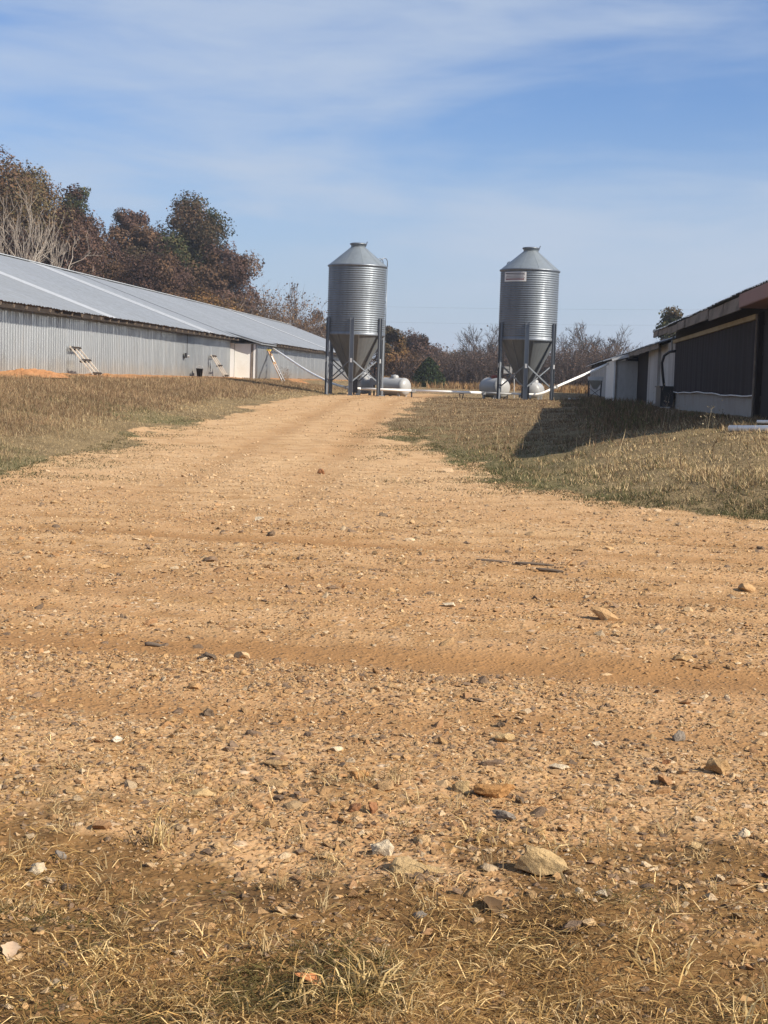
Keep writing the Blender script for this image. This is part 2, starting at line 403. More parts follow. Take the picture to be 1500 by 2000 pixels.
froad = mk[0].reshape(-1)[F].mean(1) > .5
at = dict(dust=sstep(15, 25, GY)*(1-sstep(60, 75, GY)*.6)*(.55+.8*(fbm(GX*.35, GY*.3, 161)-.2)), road=mk[0], fore=mk[1], green=mk[2], clay=mk[3], rut=mk[4])
for nm, sel, lab in (('ground', ~froad, 'brown grassy ground and banks around the gravel lane'), ('gravel_road', froad, 'tan gravel road and lane leading up to the silos')):
    f = F[sel]; uq, inv = np.unique(f, return_inverse=True)
    me = np_mesh(nm, V[uq], inv.reshape(f.shape), smooth=True, attrs={k: v.reshape(-1)[uq] for k, v in at.items()})
    tag(link(nm, me, M['ground']), lab, None, None, 'structure')

# ------------------------------------------------------------------ corrugated sheet helper
def corr(origin, along, across, normal, L, H, pitch, amp, seg=6, jit=0.0, hi=0.0):
    """sheet: ribs run along `across`; profile repeats along `along`"""
    o = Vector(origin); a = Vector(along); c = Vector(across); n = Vector(normal)
    k = max(2, int(round(L/pitch*seg))); V = []; F = []
    for i in range(k+1):
        t = L*i/k; d = amp*math.sin(2*PI*t/pitch)
        j0 = rnd.uniform(-jit, jit) if i % seg == 0 else 0
        V.append(o + a*t + n*d + c*j0); V.append(o + a*t + n*d + c*(H+hi))
    for i in range(k): F.append((2*i, 2*i+2, 2*i+3, 2*i+1))
    return V, F

# ------------------------------------------------------------------ left poultry barn
bl = empty('poultry_barn', (-17.5, 90, 1.45), 'long low barn with galvanized ribbed wall and grey metal roof left of the lane', 'barn')
BX, BY, BZ = -17.5, 90, 1.45
Y0, Y1 = 27.0, 157.0
slope = 3.29/9.2; RL = math.hypot(9.2, 3.29)
upv = Vector((-9.2, 0, 3.29)).normalized(); nrm = Vector((3.29, 0, 9.2)).normalized()
def porch_gap(y): return 84.3 < y < 88.6
y = Y0; k = 0
while y < Y1-.01:
    L = min(2.1, Y1-y); lo = rnd.uniform(-.05, .03)
    mb = MB(); vv, ff = corr((rnd.uniform(-.012, .012), y-BY, lo), (0, 1, 0), (0, 0, 1), (1, 0, 0), L+.012, 2.48-lo, .26, .050, 8)
    mb.add(vv, ff); mb.build('wall_sheet', M['wall'], bl, True); y += L; k += 1
pale = [(57.2, 1.25), (74.6, .75), (75.9, 1.0), (123.6, 1.3)]
y = Y0
cuts = [Y0]
for p, w in pale: cuts += [p, p+w]
cuts.append(Y1)
for i in range(len(cuts)-1):
    a, b_ = cuts[i], cuts[i+1]; isp = i % 2 == 1
    n = 1 if isp else max(1, round((b_-a)/3.0)); st = (b_-a)/n
    for q in range(n):
        mb = MB(); j = rnd.uniform(-.05, .05)
        o = Vector((.70, a+q*st-BY, 3.71-BZ)) - upv*j + nrm*(rnd.uniform(-.012, .02) + (.02 if isp else 0))
        vv, ff = corr(o, (0, 1, 0), upv, nrm, st+.02, RL+.19+j, .30, .018, 4, .045)
        mb.add(vv, ff); r_ = mb.build('roof_sheet', M['roof_pale' if isp else 'roof'], bl, True)
        if isp: r_['label'] = 'pale newer roof sheet'
mb = MB(); vv, ff = corr((.52-18.4, Y0-BY, 3.76-BZ), (0, 1, 0), Vector((9.2, 0, 3.29)).normalized(), Vector((-3.29, 0, 9.2)).normalized(), Y1-Y0, RL, .6, .02, 4)
mb.add(vv, ff).build('rear_roof', M['roof'], bl, True)
mb = MB(); mb.box(-17.4, -17.36, Y0-BY, Y1-BY, -.1, 2.4).build('rear_wall', M['wall'], bl)
for yy in (Y0+.02, Y1-.02):
    mb = MB(); yl = yy-BY
    mb.add([(-.05, yl, 0), (-17.35, yl, 0), (-17.35, yl, 2.4), (-8.68, yl, 5.5), (-.05, yl, 2.4)], [(0, 1, 2, 3, 4)]).build('gable_wall', M['wall'], bl)
MB().box(-8.9, -8.46, Y0-BY, Y1-BY, 5.62, 5.66).build('ridge_cap', M['roof_pale'], bl)
fy = Y0
while fy < Y1-.1:
    L = min(4.2, Y1-fy); dz = rnd.uniform(-.03, .02)
    MB().box(.55, .59, fy-BY, fy+L-BY-.015, 2.07+dz, 2.22+dz).build('fascia_board', M['darkboard'], bl); fy += L
rme = MB().bar((0, 0, 2.39), (.64, 0, 2.15), .07, .10).mesh('rafter')
ry = Y0+.5
while ry < Y1:
    o = link('rafter', rme, M['rafter'], bl, (0.0, ry-BY, rnd.uniform(-.02, .02))); ry += 1.22
# porch (a part with its own pieces)
px0, px1, py0, py1 = -.02, 1.62, 84.3-BY, 88.7-BY
po = MB().box(px0-.1, px1-.03, py0+.06, py1, -.15, 1.95).build('porch', M['wall'], bl)
MB().box(.30, 1.24, py0, py0+.05, -.12, 1.93).build('door_panel', M['cream'], po)
MB().box(.02, .27, py0-.02, py0+.05, -.12, 1.96).build('trim_board', M['white'], po)
MB().box(1.27, 1.36, py0-.03, py0+.05, -.12, 1.93).build('trim_board', M['oldboard'], po)
MB().box(1.40, 1.52, py0-.03, py0+.05, -.12, 1.93).build('trim_board', M['white'], po)
MB().box(1.54, 1.64, py0-.03, py0+.09, -.12, 1.93).build('corner_post', M['wall'], po)
mb = MB(); vv, ff = corr((px1-.02, py0+.1, -.15), (0, 1, 0), (0, 0, 1), (1, 0, 0), py1-py0-.1, 2.08, .26, .022, 6); mb.add(vv, ff).build('side_sheet', M['wall'], po, True)
mb = MB(); d = Vector((-3.2, 0, .86)); Lr = d.length; d.normalize()
vv, ff = corr((1.98, py0-.35, 2.03), (0, 1, 0), d, Vector((.86, 0, 3.2)).normalized(), py1-py0+.65, Lr, .3, .018, 4, .02)
mb.add(vv, ff).build('porch_roof', M['roof'], po, True)
MB().box(1.86, 1.9, py0-.32, py1+.28, 1.92, 2.0).build('fascia_board', M['roof'], po)
MB().bar((-.9, py0-.33, 2.72), (1.88, py0-.33, 1.97), .03, .08).build('fascia_board', M['roof'], po)
MB().bar((-.9, py1+.28, 2.72), (1.88, py1+.28, 1.97), .04, .13).build('fascia_board', M['oldboard'], po)

sb = empty('sensor_box', (-17.4, 73.0, 2.5), 'small dark box on a cable under the eave of the ribbed wall', 'sensor box')
MB().box(.0, .10, -.12, .12, -.14, .10).build('box_body', M['dark_steel'], sb)
MB().tube([(.1, 0, .1), (.1, 0, .7), (.12, -.1, 1.05)], .018, 5).build('cable', M['dark_steel'], sb)
MB().tube([(.06, .1, -.05), (.12, .30, -.03), (.12, .36, -.1)], .04, 6).build('sensor_head', M['greypvc'], sb)

# ------------------------------------------------------------------ right poultry barn
QX, QY, QZ = 4.5, 45, 1.0
br = empty('poultry_barn', (QX, QY, QZ), 'shaded barn with dark curtain side and sagging brown fascia right of the lane', 'barn')
def rbox(x0, x1, y0, y1, z0, z1, name, mat, parent=None): return MB().box(x0-QX, x1-QX, y0-QY, y1-QY, z0-QZ, z1-QZ).build(name, M[mat], parent or br)
rbox(4.52, 4.75, 30.9, 49.0, .55, 1.50, 'stem_wall', 'concrete')
# curtain: hanging cloth with shallow folds and a wavy bottom hem
mb = MB(); n = 150; V = []; Fc = []
for i in range(n+1):
    t = i/n; yy = 30.95+t*(49-30.95); fx = .018*math.sin(yy*9.3)+.012*math.sin(yy*23.1+1)+.01*math.sin(yy*4.1)
    zb = 1.50+.02*math.sin(yy*.5)+.012*math.sin(yy*1.7)
    for zz, kx in ((3.07, .2), (2.3, 1), (zb, 1)): V.append((4.46+fx*kx-QX, yy-QY, zz-QZ))
for i in range(n):
    for j in range(2): Fc.append((i*3+j, i*3+j+1, i*3+4+j, i*3+3+j))
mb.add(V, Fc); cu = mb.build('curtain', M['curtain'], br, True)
MB().tube([(4.44-QX, 30.95+i*.9-QY, 1.50+.02*math.sin((30.95+i*.9)*.5)+.012*math.sin((30.95+i*.9)*1.7)-QZ) for i in range(21)], .014, 6).build('hem_rod', M['white'], cu)
for a, b_ in ((30.9, 36.9), (36.95, 43), (43.05, 49.1)):
    rbox(4.38, 4.44, a, b_, 3.05+rnd.uniform(-.01, .02), 3.155, 'header_board', 'yellowboard')
rbox(4.42, 4.52, 30.62, 30.9, .7, 3.2, 'corner_post', 'siding')
rbox(4.38, 4.41, 30.74, 30.79, .8, 3.15, 'batten', 'oldboard')
for q in range(5): rbox(4.52+rnd.uniform(-.01, .01), 4.6, 26.6+q*.8, 27.385+q*.8, .75, 3.6, 'siding_board', 'siding')
rbox(4.46, 4.52, 28.0, 28.35, 2.0, 2.1, 'hinge_plate', 'dark_steel')
rbox(4.72, 4.8, 30.6, 51.9, 3.0, 3.68, 'eave_shade_panel', 'siding'); rbox(4.72, 4.8, 52, 124, 3.0, 3.3, 'eave_shade_panel', 'siding')  # dark panels standing in for the shade of the open gap under the eave
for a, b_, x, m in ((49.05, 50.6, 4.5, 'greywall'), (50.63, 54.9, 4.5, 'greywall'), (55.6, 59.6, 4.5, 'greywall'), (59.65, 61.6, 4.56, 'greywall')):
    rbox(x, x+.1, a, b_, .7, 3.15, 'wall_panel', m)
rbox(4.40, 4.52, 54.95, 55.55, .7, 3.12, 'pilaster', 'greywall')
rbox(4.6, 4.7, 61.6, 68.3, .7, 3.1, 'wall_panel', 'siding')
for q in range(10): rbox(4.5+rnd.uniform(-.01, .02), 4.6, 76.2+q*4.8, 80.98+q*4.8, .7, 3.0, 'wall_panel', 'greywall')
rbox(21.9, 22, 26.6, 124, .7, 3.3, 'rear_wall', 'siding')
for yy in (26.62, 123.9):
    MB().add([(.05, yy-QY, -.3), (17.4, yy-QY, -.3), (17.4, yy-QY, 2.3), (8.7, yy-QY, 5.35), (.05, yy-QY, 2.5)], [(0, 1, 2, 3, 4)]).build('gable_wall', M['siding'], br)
def roof_r(ya, yb, xe, ze, nm, dy=3.0):
    xr, zr_ = 13.2, ze+(13.2-xe)*.33
    d = Vector((xr-xe, 0, zr_-ze)); L = d.length; d.normalize(); n_ = Vector((-d.z, 0, d.x))
    n = max(1, round((yb-ya)/dy)); st = (yb-ya)/n
    for q in range(n):
        mb = MB(); j = rnd.uniform(-.05, .05)
        vv, ff = corr(Vector((xe-QX, ya+q*st-QY, ze-QZ+rnd.uniform(-.015, .015)))-d*j, (0, 1, 0), d, n_, st+.02, L+j, .3, .018, 4, .03)
        mb.add(vv, ff).build(nm, M['roof'], br, True)
    mb = MB(); vv, ff = corr((22.4-QX, ya-QY, ze-QZ), (0, 1, 0), (-d.x, 0, d.z), (d.z, 0, d.x), yb-ya, L, .6, .018, 4)
    mb.add(vv, ff).build('rear_roof', M['roof'], br, True)
roof_r(25.9, 52.0, 3.96, 3.52, 'roof_sheet'); roof_r(52.02, 124.2, 4.12, 3.17, 'roof_sheet')
rbox(3.97, 4.01, 25.9, 30.35, 3.25, 3.50, 'fascia_panel', 'redfascia')['label'] = 'red brown metal fascia panel at the near end'
MB().box(3.98-QX, 4.5-QX, 25.9-QY, 30.35-QY, 3.235-QZ, 3.248-QZ).build('soffit', M['redfascia'], br)
fy = 30.4; hh = .30
while fy < 51.9:
    L = min(rnd.uniform(2.2, 3.4), 51.95-fy); hh = .27-.10*(fy-30)/22; dz = rnd.uniform(-.035, .02)
    MB().box(-.018, .018, 0, L-.03, -hh, 0).build('fascia_board', M['oldboard'], br, loc=(4.0-QX+rnd.uniform(-.02, .02), fy-QY, 3.485+dz-QZ)).rotation_euler = (0, rnd.uniform(-.05, .05), 0)
    fy += L
fy = 52.05
while fy < 76:
    L = min(rnd.uniform(2.5, 3.5), 76.2-fy)
    rbox(4.16, 4.19, fy, fy+L-.02, 2.96+rnd.uniform(-.03, .02), 3.14, 'fascia_board', 'oldboard'); fy += L
ry = 31.2
r2 = MB().bar((-.45, 0, 2.42), (.3, 0, 2.66), .05, .13).mesh('rafter')
while ry < 52: link('rafter', r2, M['oldboard'], br, (0, ry-QY, 0)); ry += 1.2
# porch of the right barn
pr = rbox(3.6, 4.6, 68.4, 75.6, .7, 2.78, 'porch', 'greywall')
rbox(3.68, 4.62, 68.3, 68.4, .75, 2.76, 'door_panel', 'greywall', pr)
rbox(3.53, 3.6, 68.27, 75.65, .7, 2.8, 'side_panel', 'white', pr)
rbox(3.605, 3.67, 68.25, 68.36, .7, 2.78, 'trim_board', 'oldboard', pr)
rbox(4.625, 4.66, 68.22, 68.4, .7, 2.95, 'trim_board', 'siding', pr)
mb = MB(); d = Vector((1.6, 0, .42)); Lr = d.length; d.normalize()
vv, ff = corr((3.38-QX, 67.9-QY, 2.86-QZ), (0, 1, 0), d, Vector((-.42, 0, 1.6)).normalized(), 8.1, Lr, .3, .016, 4, .02); mb.add(vv, ff).build('porch_roof', M['roof_pale'], pr, True)
MB().bar((3.4-QX, 67.92-QY, 2.80-QZ), (4.7-QX, 67.92-QY, 3.13-QZ), .03, .1).build('fascia_board', M['alu'], pr)

bx = empty('utility_box', (4.25, 49.6, Z(4.25, 49.6)), 'black box with bent hose at the edge of the dark curtain', 'utility box')
bz = bx.location.z
MB().box(-.22, .2, -1.0, .9, 1.0-bz, 1.62-bz).build('box_body', M['blackp'], bx)
MB().box(-.26, .24, -1.04, .94, 1.62-bz, 1.67-bz).build('box_lid', M['blackp'], bx)
MB().tube([(-.05, -.2, 1.66-bz), (-.12, -.2, 2.1-bz), (-.16, -.25, 2.42-bz), (-.10, -.3, 2.66-bz), (.05, -.5, 2.78-bz), (.2, -.9, 2.80-bz)], .045, 8).build('hose', M['blackp'], bx, True)
MB().tube([(.12, -.55, 2.8-bz), (.1, -.5, 3.05-bz), (.16, -.45, 3.3-bz)], .035, 6).build('cable', M['greypvc'], bx, True)
pp = empty('pipe', (4.2, 25.6, Z(4.2, 25.6)+.06), 'white plastic pipe lying in the grass by the dark barn corner', 'pipe')
MB().tube([(-.78, .9, .0), (.1, 0, .05), (1.6, -1.2, .1)], .055, 10).build('pipe_body', M['pvc'], pp, True)
MB().tube([(-.25, 1.35, .12), (.9, .75, .16)], .03, 8).build('pipe_offcut', M['pvc'], pp, True)

# ------------------------------------------------------------------ feed silos
def make_silo(loc, label):
    s = empty('feed_silo', loc, label, 'silo', 'galvanized feed silos')
    R = 1.37; z0, z1 = 2.86, 6.15
    prof = []; n = 32; seg = 4
    for i in range(n*seg+1):
        z = z0+(z1-z0)*i/(n*seg); prof.append((R+.020*math.sin(2*PI*i/seg+.78), z))
    MB().lathe(prof, 72).build('cylinder', M['silo'], s, True)
    # conical roof of overlapping sectors
    rz, rr = z1+.87, .34
    for k in range(10):
        V = []; a0 = 2*PI*k/10; m = 8
        for j in range(m+1):
            a = a0+2*PI/10*j/m; lift = .009 if j in (0,) else 0
            for t in (0, .5, 1): r = (R+.05)*(1-t)+rr*t; V.append((r*math.cos(a), r*math.sin(a), z1-.03+(rz-z1+.03)*t+lift))
        Ff = [(j*3+i, j*3+3+i, j*3+4+i, j*3+1+i) for j in range(m) for i in range(2)]
        MB().add(V, Ff).build('roof_sector', M['silo_roof'], s)
    MB().lathe([(R+.02, z1-.09), (R+.055, z1-.07), (R+.06, z1-.02), (R+.03, z1-.0)], 72).build('eave_ring', M['leg'], s, True)
    MB().lathe([(rr+.0, rz-.02), (rr, rz+.10), (rr+.03, rz+.10), (rr+.03, rz+.14)], 32).build('collar', M['silo_roof'], s, True)
    ld = MB().lathe([(rr+.06, rz+.13), (rr+.06, rz+.17), (rr-.02, rz+.20), (.02, rz+.22)], 32, cap=True).build('lid', M['leg'], s, True)
    MB().bar((rr+.02, -.06, rz+.02), (rr+.10, -.06, rz+.27), .04, .04).build('lid_latch', M['leg'], ld)
    # hopper: panels with standing seams
    hb = .78
    ra = .26
    for k in range(8):
        V = []; a0 = 2*PI*(k+.3)/8; m = 5
        for j in range(m+1):
            a = a0+2*PI/8*j/m; bend = .012*math.sin(PI*j/m)
            V.append(((R-.01-bend)*math.cos(a), (R-.01-bend)*math.sin(a), z0+.02)); V.append((ra*math.cos(a), ra*math.sin(a), hb))
        MB().add(V, [(2*j, 2*j+1, 2*j+3, 2*j+2) for j in range(m)]).build('hopper_panel', M['hopper'], s)
        MB().bar(((R+.005)*math.cos(a0), (R+.005)*math.sin(a0), z0+.01), ((ra+.01)*math.cos(a0), (ra+.01)*math.sin(a0), hb), .045, .03).build('hopper_seam', M['leg'], s)
    MB().lathe([(R+.02, z0-.03), (R+.03, z0), (R+.03, z0+.08), (R+.01, z0+.1)], 72).build('skirt_ring', M['leg'], s, True)
    MB().lathe([(ra+.03, hb-.02), (ra+.03, hb+.04)], 24).build('hopper_ring', M['leg'], s, True)
    bo = MB().box(-.19, .19, -.19, .19, .12, hb-.02).build('boot', M['dark_steel'], s)
    MB().box(-.3, .3, -.1, .1, .16, .3).build('boot_flange', M['leg'], bo)
    # six legs (channel section)
    L = []
    for k in range(6):
        a = -PI/2+k*PI/3; c, s_ = math.cos(a), math.sin(a); r = R+.07
        Mx = Matrix(((c, -s_, 0, r*c), (s_, c, 0, r*s_), (0, 0, 1, 0), (0, 0, 0, 1)))
        mb = MB(); mb.box(-.045, .045, -.10, -.085, -.15, 3.65, Mx); mb.box(-.045, .045, .085, .10, -.15, 3.65, Mx); mb.box(-.045, -.03, -.085, .085, -.15, 3.65, Mx)
        lg = mb.build('leg', M['leg'], s); L.append(a)
        MB().box(-.1, .1, -.12, .12, -.02, .03, Mx).build('foot_plate', M['leg'], lg)
        MB().box(.046, .062, -.05, .05, 1.55, 1.75, Mx).build('splice_plate', M['alu'], lg)
    for k in range(6):
        a, b_ = L[k], L[k]+PI/3; r = R+.07
        A = lambda ang, z, q=0: ((r-q)*math.cos(ang), (r-q)*math.sin(ang), z)
        MB().bar(A(a, 1.72, .0), A(b_, .62, .0), .012, .06).build('brace', M['leg'], s)
        MB().bar(A(a, .62, .03), A(b_, 1.72, .03), .012, .06).build('brace', M['leg'], s)
    return s
GZ1 = .80
s1 = make_silo((-8.63, 71, GZ1), 'grey corrugated silo standing nearer the long ribbed barn, left of the lane')
s2 = copy_tree(s1); s2.location = (-.45, 71, GZ1-.02); s2['label'] = 'grey corrugated silo with a printed plate on its side, right of the lane'
def silo_ladder(s, ang):
    R = 1.37; c, s_ = math.cos(ang), math.sin(ang); t = Vector((-s_, c, 0)); n = Vector((c, s_, 0))
    mb = MB()
    A = n*(R+.16)
    for sg in (-1, 1):
        p = A+t*(.2*sg)
        mb.tube([p+Vector((0, 0, 1.0)), p+Vector((0, 0, 6.25))], .02, 6)
    ld = mb.build('ladder', M['leg'], s, True)
    for i in range(17): MB().tube([A+t*.2+Vector((0, 0, 1.2+.3*i)), A-t*.2+Vector((0, 0, 1.2+.3*i))], .013, 5).build('rung', M['leg'], ld)
    mb = MB()
    for sg in (-1, 1):
        p = A+t*(.2*sg)
        mb.tube([p+Vector((0, 0, 6.2)), p+Vector((0, 0, 6.46))-n*.0, p-n*.07+Vector((0, 0, 6.57)), p-n*.2+Vector((0, 0, 6.60)), p-n*.34+Vector((0, 0, 6.52)), p-n*.46+Vector((0, 0, 6.26))], .022, 7)
    mb.build('grab_hoop', M['leg'], s, True)
    MB().box(-.12, .12, -.2, .2, 6.65, 6.72, Matrix.Translation(n*.72)).build('hatch', M['leg'], s)
silo_ladder(s1, math.radians(37)); silo_ladder(s2, math.radians(129))
# printed plate on silo 2, follows the cylinder
def plate(s, a0, a1, z0, z1, r, name, mat, parent):
    V = []; m = 14
    for j in range(m+1):
        a = a0+(a1-a0)*j/m
        for z in (z0, z1): V.append((r*math.cos(a), r*math.sin(a), z))
        for z in (z0, z1): V.append(((r-.006)*math.cos(a), (r-.006)*math.sin(a), z))
    Fq = []
    for j in range(m):
        o = j*4; Fq += [(o, o+4, o+5, o+1), (o+1, o+5, o+7, o+3), (o, o+2, o+6, o+4)]
    return MB().add(V, Fq).build(name, mat, parent)
pa0, pa1 = math.radians(-90-56), math.radians(-90-6)
sp = plate(s2, pa0, pa1, 5.54, 5.98, 1.394, 'sign_plate', M['sign_plate'], s2)
sp['label'] = 'pale rectangular plate with worn dark lines of print'
for (za, zb, f0, f1, m) in ((5.89, 5.935, .05, .93, 'sign_print'), (5.83, 5.855, .12, .94, 'sign_print'), (5.765, 5.79, .1, .9, 'sign_print'), (5.70, 5.722, .06, .94, 'sign_print'), (5.61, 5.675, .08, .92, 'sign_red')):
    plate(s2, pa0+(pa1-pa0)*f0, pa0+(pa1-pa0)*f1, za, zb, 1.398, 'print_line', M[m], sp)

# ------------------------------------------------------------------ feed pipes
def smooth_path(P, k=6):
    P = [Vector(p) for p in P]; out = []
    for i in range(len(P)-1):
        p0 = P[max(i-1, 0)]; p1 = P[i]; p2 = P[i+1]; p3 = P[min(i+2, len(P)-1)]
        for j in range(k):
            t = j/k; out.append(.5*((2*p1)+(p2-p0)*t+(2*p0-5*p1+4*p2-p3)*t*t+(3*p1-p0-3*p2+p3)*t**3))
    out.append(P[-1]); return out
fp = empty('feed_pipe', (-5.5, 71, GZ1), 'long white feed pipe from the ribbed barn past the left silo to the right one', 'pipe', 'feed pipes')
def seg_pipe(P, parent, mats):
    o = parent.location
    for i, (pts, m) in enumerate(zip(P, mats)):
        MB().tube([Vector(p)-o for p in pts], .06, 10).build('pipe_section', M[m], parent, True)
left_run = smooth_path([(-15.7, 88.3, 3.22), (-15.0, 86.3, 3.0), (-12.2, 79.0, 1.95), (-10.3, 73.6, 1.42), (-9.6, 71.9, 1.26), (-8.9, 71.0, 1.15), (-8.3, 70.95, 1.12)], 6)
cut = len(left_run)
i1 = int(cut*.52); i2 = int(cut*.80)
seg_pipe([left_run[:i1], left_run[i1-1:i2], left_run[i2-1:], [(-8.3, 70.95, 1.12), (-5.75, 71, 1.11)], [(-5.75, 71, 1.11), (-2.4, 71, 1.11)], [(-2.4, 71, 1.11), (-1.1, 71, 1.11)], [(-1.1, 71, 1.11), (-.45, 71, 1.11)]], fp, ['pvc', 'pvc', 'pvc', 'pvc', 'pvc', 'greypvc', 'pvc'])
for p in (left_run[i1], left_run[i2], Vector((-5.75, 71, 1.11)), Vector((-2.4, 71, 1.11))):
    q = p-fp.location; MB().box(q.x-.08, q.x+.08, q.y-.075, q.y+.075, q.z-.075, q.z+.075).build('coupling', M['greypvc'], fp)
fr = empty('feed_pipe', (1.5, 71, GZ1), 'white feed pipe rising from the right silo to the dark barn', 'pipe', 'feed pipes')
rr_ = smooth_path([(-.45, 71.05, 1.11), (.1, 71.1, 1.12), (.5, 71.2, 1.25), (1.0, 71.5, 1.50), (2.4, 72.6, 2.16), (3.55, 73.5, 2.72)], 6)
i1 = int(len(rr_)*.6); seg_pipe([rr_[:i1], rr_[i1-1:]], fr, ['pvc', 'pvc'])
q = rr_[i1]-fr.location; MB().box(q.x-.08, q.x+.08, q.y-.075, q.y+.075, q.z-.075, q.z+.075).build('coupling', M['greypvc'], fr)
for i, (x, lab) in enumerate(((-5.85, 'short dark post under the white pipe beside the grey tank'), (-3.48, 'short dark forked post under the white pipe between the silos'))):
    zz = Z(x, 71.0)
    p = empty('pipe_support', (x, 71, zz), lab, 'post', 'posts under the feed pipe')
    if i == 0: MB().box(-.035, .035, -.035, .035, -.15, 1.04-zz).build('post', M['dark_steel'], p)
    else:
        MB().bar((-.02, 0, -.15), (-.08, 0, 1.04-zz), .05, .05).build('post', M['dark_steel'], p); MB().bar((.05, 0, -.15), (.1, 0, 1.03-zz), .05, .05).build('post', M['dark_steel'], p)
    MB().box(-.1, .12, -.07, .07, 1.03-zz, 1.05-zz).build('saddle', M['dark_steel'], p)

# ------------------------------------------------------------------ propane tanks
def tank(x, y, yaw, r, L, label, lid=True):
    z = Z(x, y); t = empty('propane_tank', (x, y, z), label, 'tank', 'white propane tanks', yaw)
    prof = []; n = 8
    for i in range(n+1): a = PI/2*i/n; prof.append((max(.01, r*math.sin(a)), -L/2+r*.55-r*.55*math.cos(a)))
    for i in range(n+1): a = PI/2*i/n; prof.append((max(.01, r*math.cos(a)), L/2-r*.55+r*.55*math.sin(a)))
    mb = MB().lathe(prof, 40); cz = r+.12
    mb.v = [(p[0], p[2], p[1]+cz) for p in mb.v]; mb.f = [tuple(reversed(f)) for f in mb.f]
    mb.build('shell', M['tank'], t, True)
    for sg in (-1, 1):
        mb = MB().lathe([(r+.004, sg*(L/2-r*.62)-.035), (r+.010, sg*(L/2-r*.62)), (r+.004, sg*(L/2-r*.62)+.035)], 40)
        mb.v = [(p[0], p[2], p[1]+cz) for p in mb.v]; mb.build('weld_band', M['greypvc'], t, True)
        for sx in (-1, 1): MB().box(sx*.28-.05, sx*.28+.05, sg*L*.28-.06, sg*L*.28+.06, -.2, .3).build('leg', M['tank'], t)
    dm = MB().lathe([(.19, 0), (.19, .10), (.15, .16), (.02, .19)], 20, (0, 0, cz+r-.03)).build('valve_dome', M['lid'] if lid else M['tank'], t, True)
    MB().tube([(.03, .25, cz+r-.02), (.03, .25, cz+r+.13)], .02, 6).build('valve_stem', M['tank'], t)
    return t
tank(-8.72, 76.2, math.radians(4), .48, 2.4, 'white propane tank seen end-on behind the left silo legs', False)
tank(-7.2, 76.6, math.radians(58), .46, 1.75, 'white propane tank lying right of the left silo, rounded end to the right', False)
tank(-2.0, 74.2, math.radians(38), .49, 1.7, 'white propane tank with red lid beside the left legs of the right silo', True)
tank(-.02, 77.2, math.radians(-8), .41, 2.0, 'white propane tank seen end-on through the legs of the right silo', False)
def equip(x, y, label, boxm, zb):
    z = Z(x, y); e = empty('regulator_stand', (x, y, z), label, 'regulator stand')
    MB().box(-.04, .04, -.04, .04, -.1, 1.75).build('post', M['dark_steel'], e)
    MB().box(-.22, .2, -.14, .1, zb, zb+.34).build('control_box', M[boxm], e)
    MB().tube([(.04, 0, 1.7), (.3, 0, 1.78), (.42, 0, 1.66)], .04, 8).build('vent_pipe', M['alu'], e, True)
    MB().box(-.3, .45, -.03, .03, 1.42, 1.48).build('cross_bar', M['dark_steel'], e)
    MB().tube([(.3, .0, 1.45), (.32, 0, .9), (.34, .02, .1)], .025, 6).build('riser_pipe', M['alu'], e)
equip(-8.95, 73.6, 'dark post with maroon control box behind the front leg of the left silo', 'maroon', .38)
equip(-8.05, 74.6, 'dark post with grey meter box between the left silo and its tanks', 'greypvc', .55)
equip(-1.35, 73.9, 'dark post with pipes and box behind the left legs of the right silo', 'alu', 1.3)

# ------------------------------------------------------------------ things along the left barn
def pallet(y, dx, h, label, w=1.0, tilt=0.0):
    zf = Z(-17.4+dx, y); t = empty('wooden_pallet', (-17.40, y, zf), label, 'pallet', 'pallets leaning on the ribbed wall')
    a = Vector((dx, 0, 0)); b_ = Vector((.03, 0, h)); d = (b_-a); L = d.length; d.normalize(); n = Vector((d.z, 0, -d.x))
    for q in (0, .5, 1): MB().bar(a+Vector((0, q*w, 0))+n*.05, b_+Vector((0, q*w, 0))+n*.05, .06, .045, n).build('stringer', M['pallet'], t)
    for f in (.04, .5, .93):
        p = a+d*(L*f); MB().bar(p+Vector((0, -.04, 0))+n*.11, p+Vector((0, w+.04, 0))+n*.105, .075, .018, n).build('deck_board', M['darkboard'], t)
        MB().bar(p+Vector((0, -.04, 0))-n*.01, p+Vector((0, w+.04, 0))-n*.01, .075, .022, n).build('deck_board', M['darkboard'], t)
pallet(54.3, .95, 1.05, 'weathered pallet leaning on the ribbed wall in front of the nearest orange dirt heap')
pallet(78.6, .80, 1.15, 'weathered pallet leaning on the ribbed wall close to the white porch door', .95)
bk = empty('bucket', (-17.1, 75.0, Z(-17.1, 75.0)), 'small dark bucket standing at the foot of the ribbed wall', 'bucket')
MB().lathe([(.13, 0), (.18, .38), (.19, .38), (.19, .41)], 20, cap=True).build('bucket_body', M['dark_steel'], bk, True)
MB().tube([(-.18, 0, .38), (-.15, 0, .5), (0, .05, .56), (.15, 0, .5), (.18, 0, .38)], .012, 5).build('handle', M['alu'], bk)
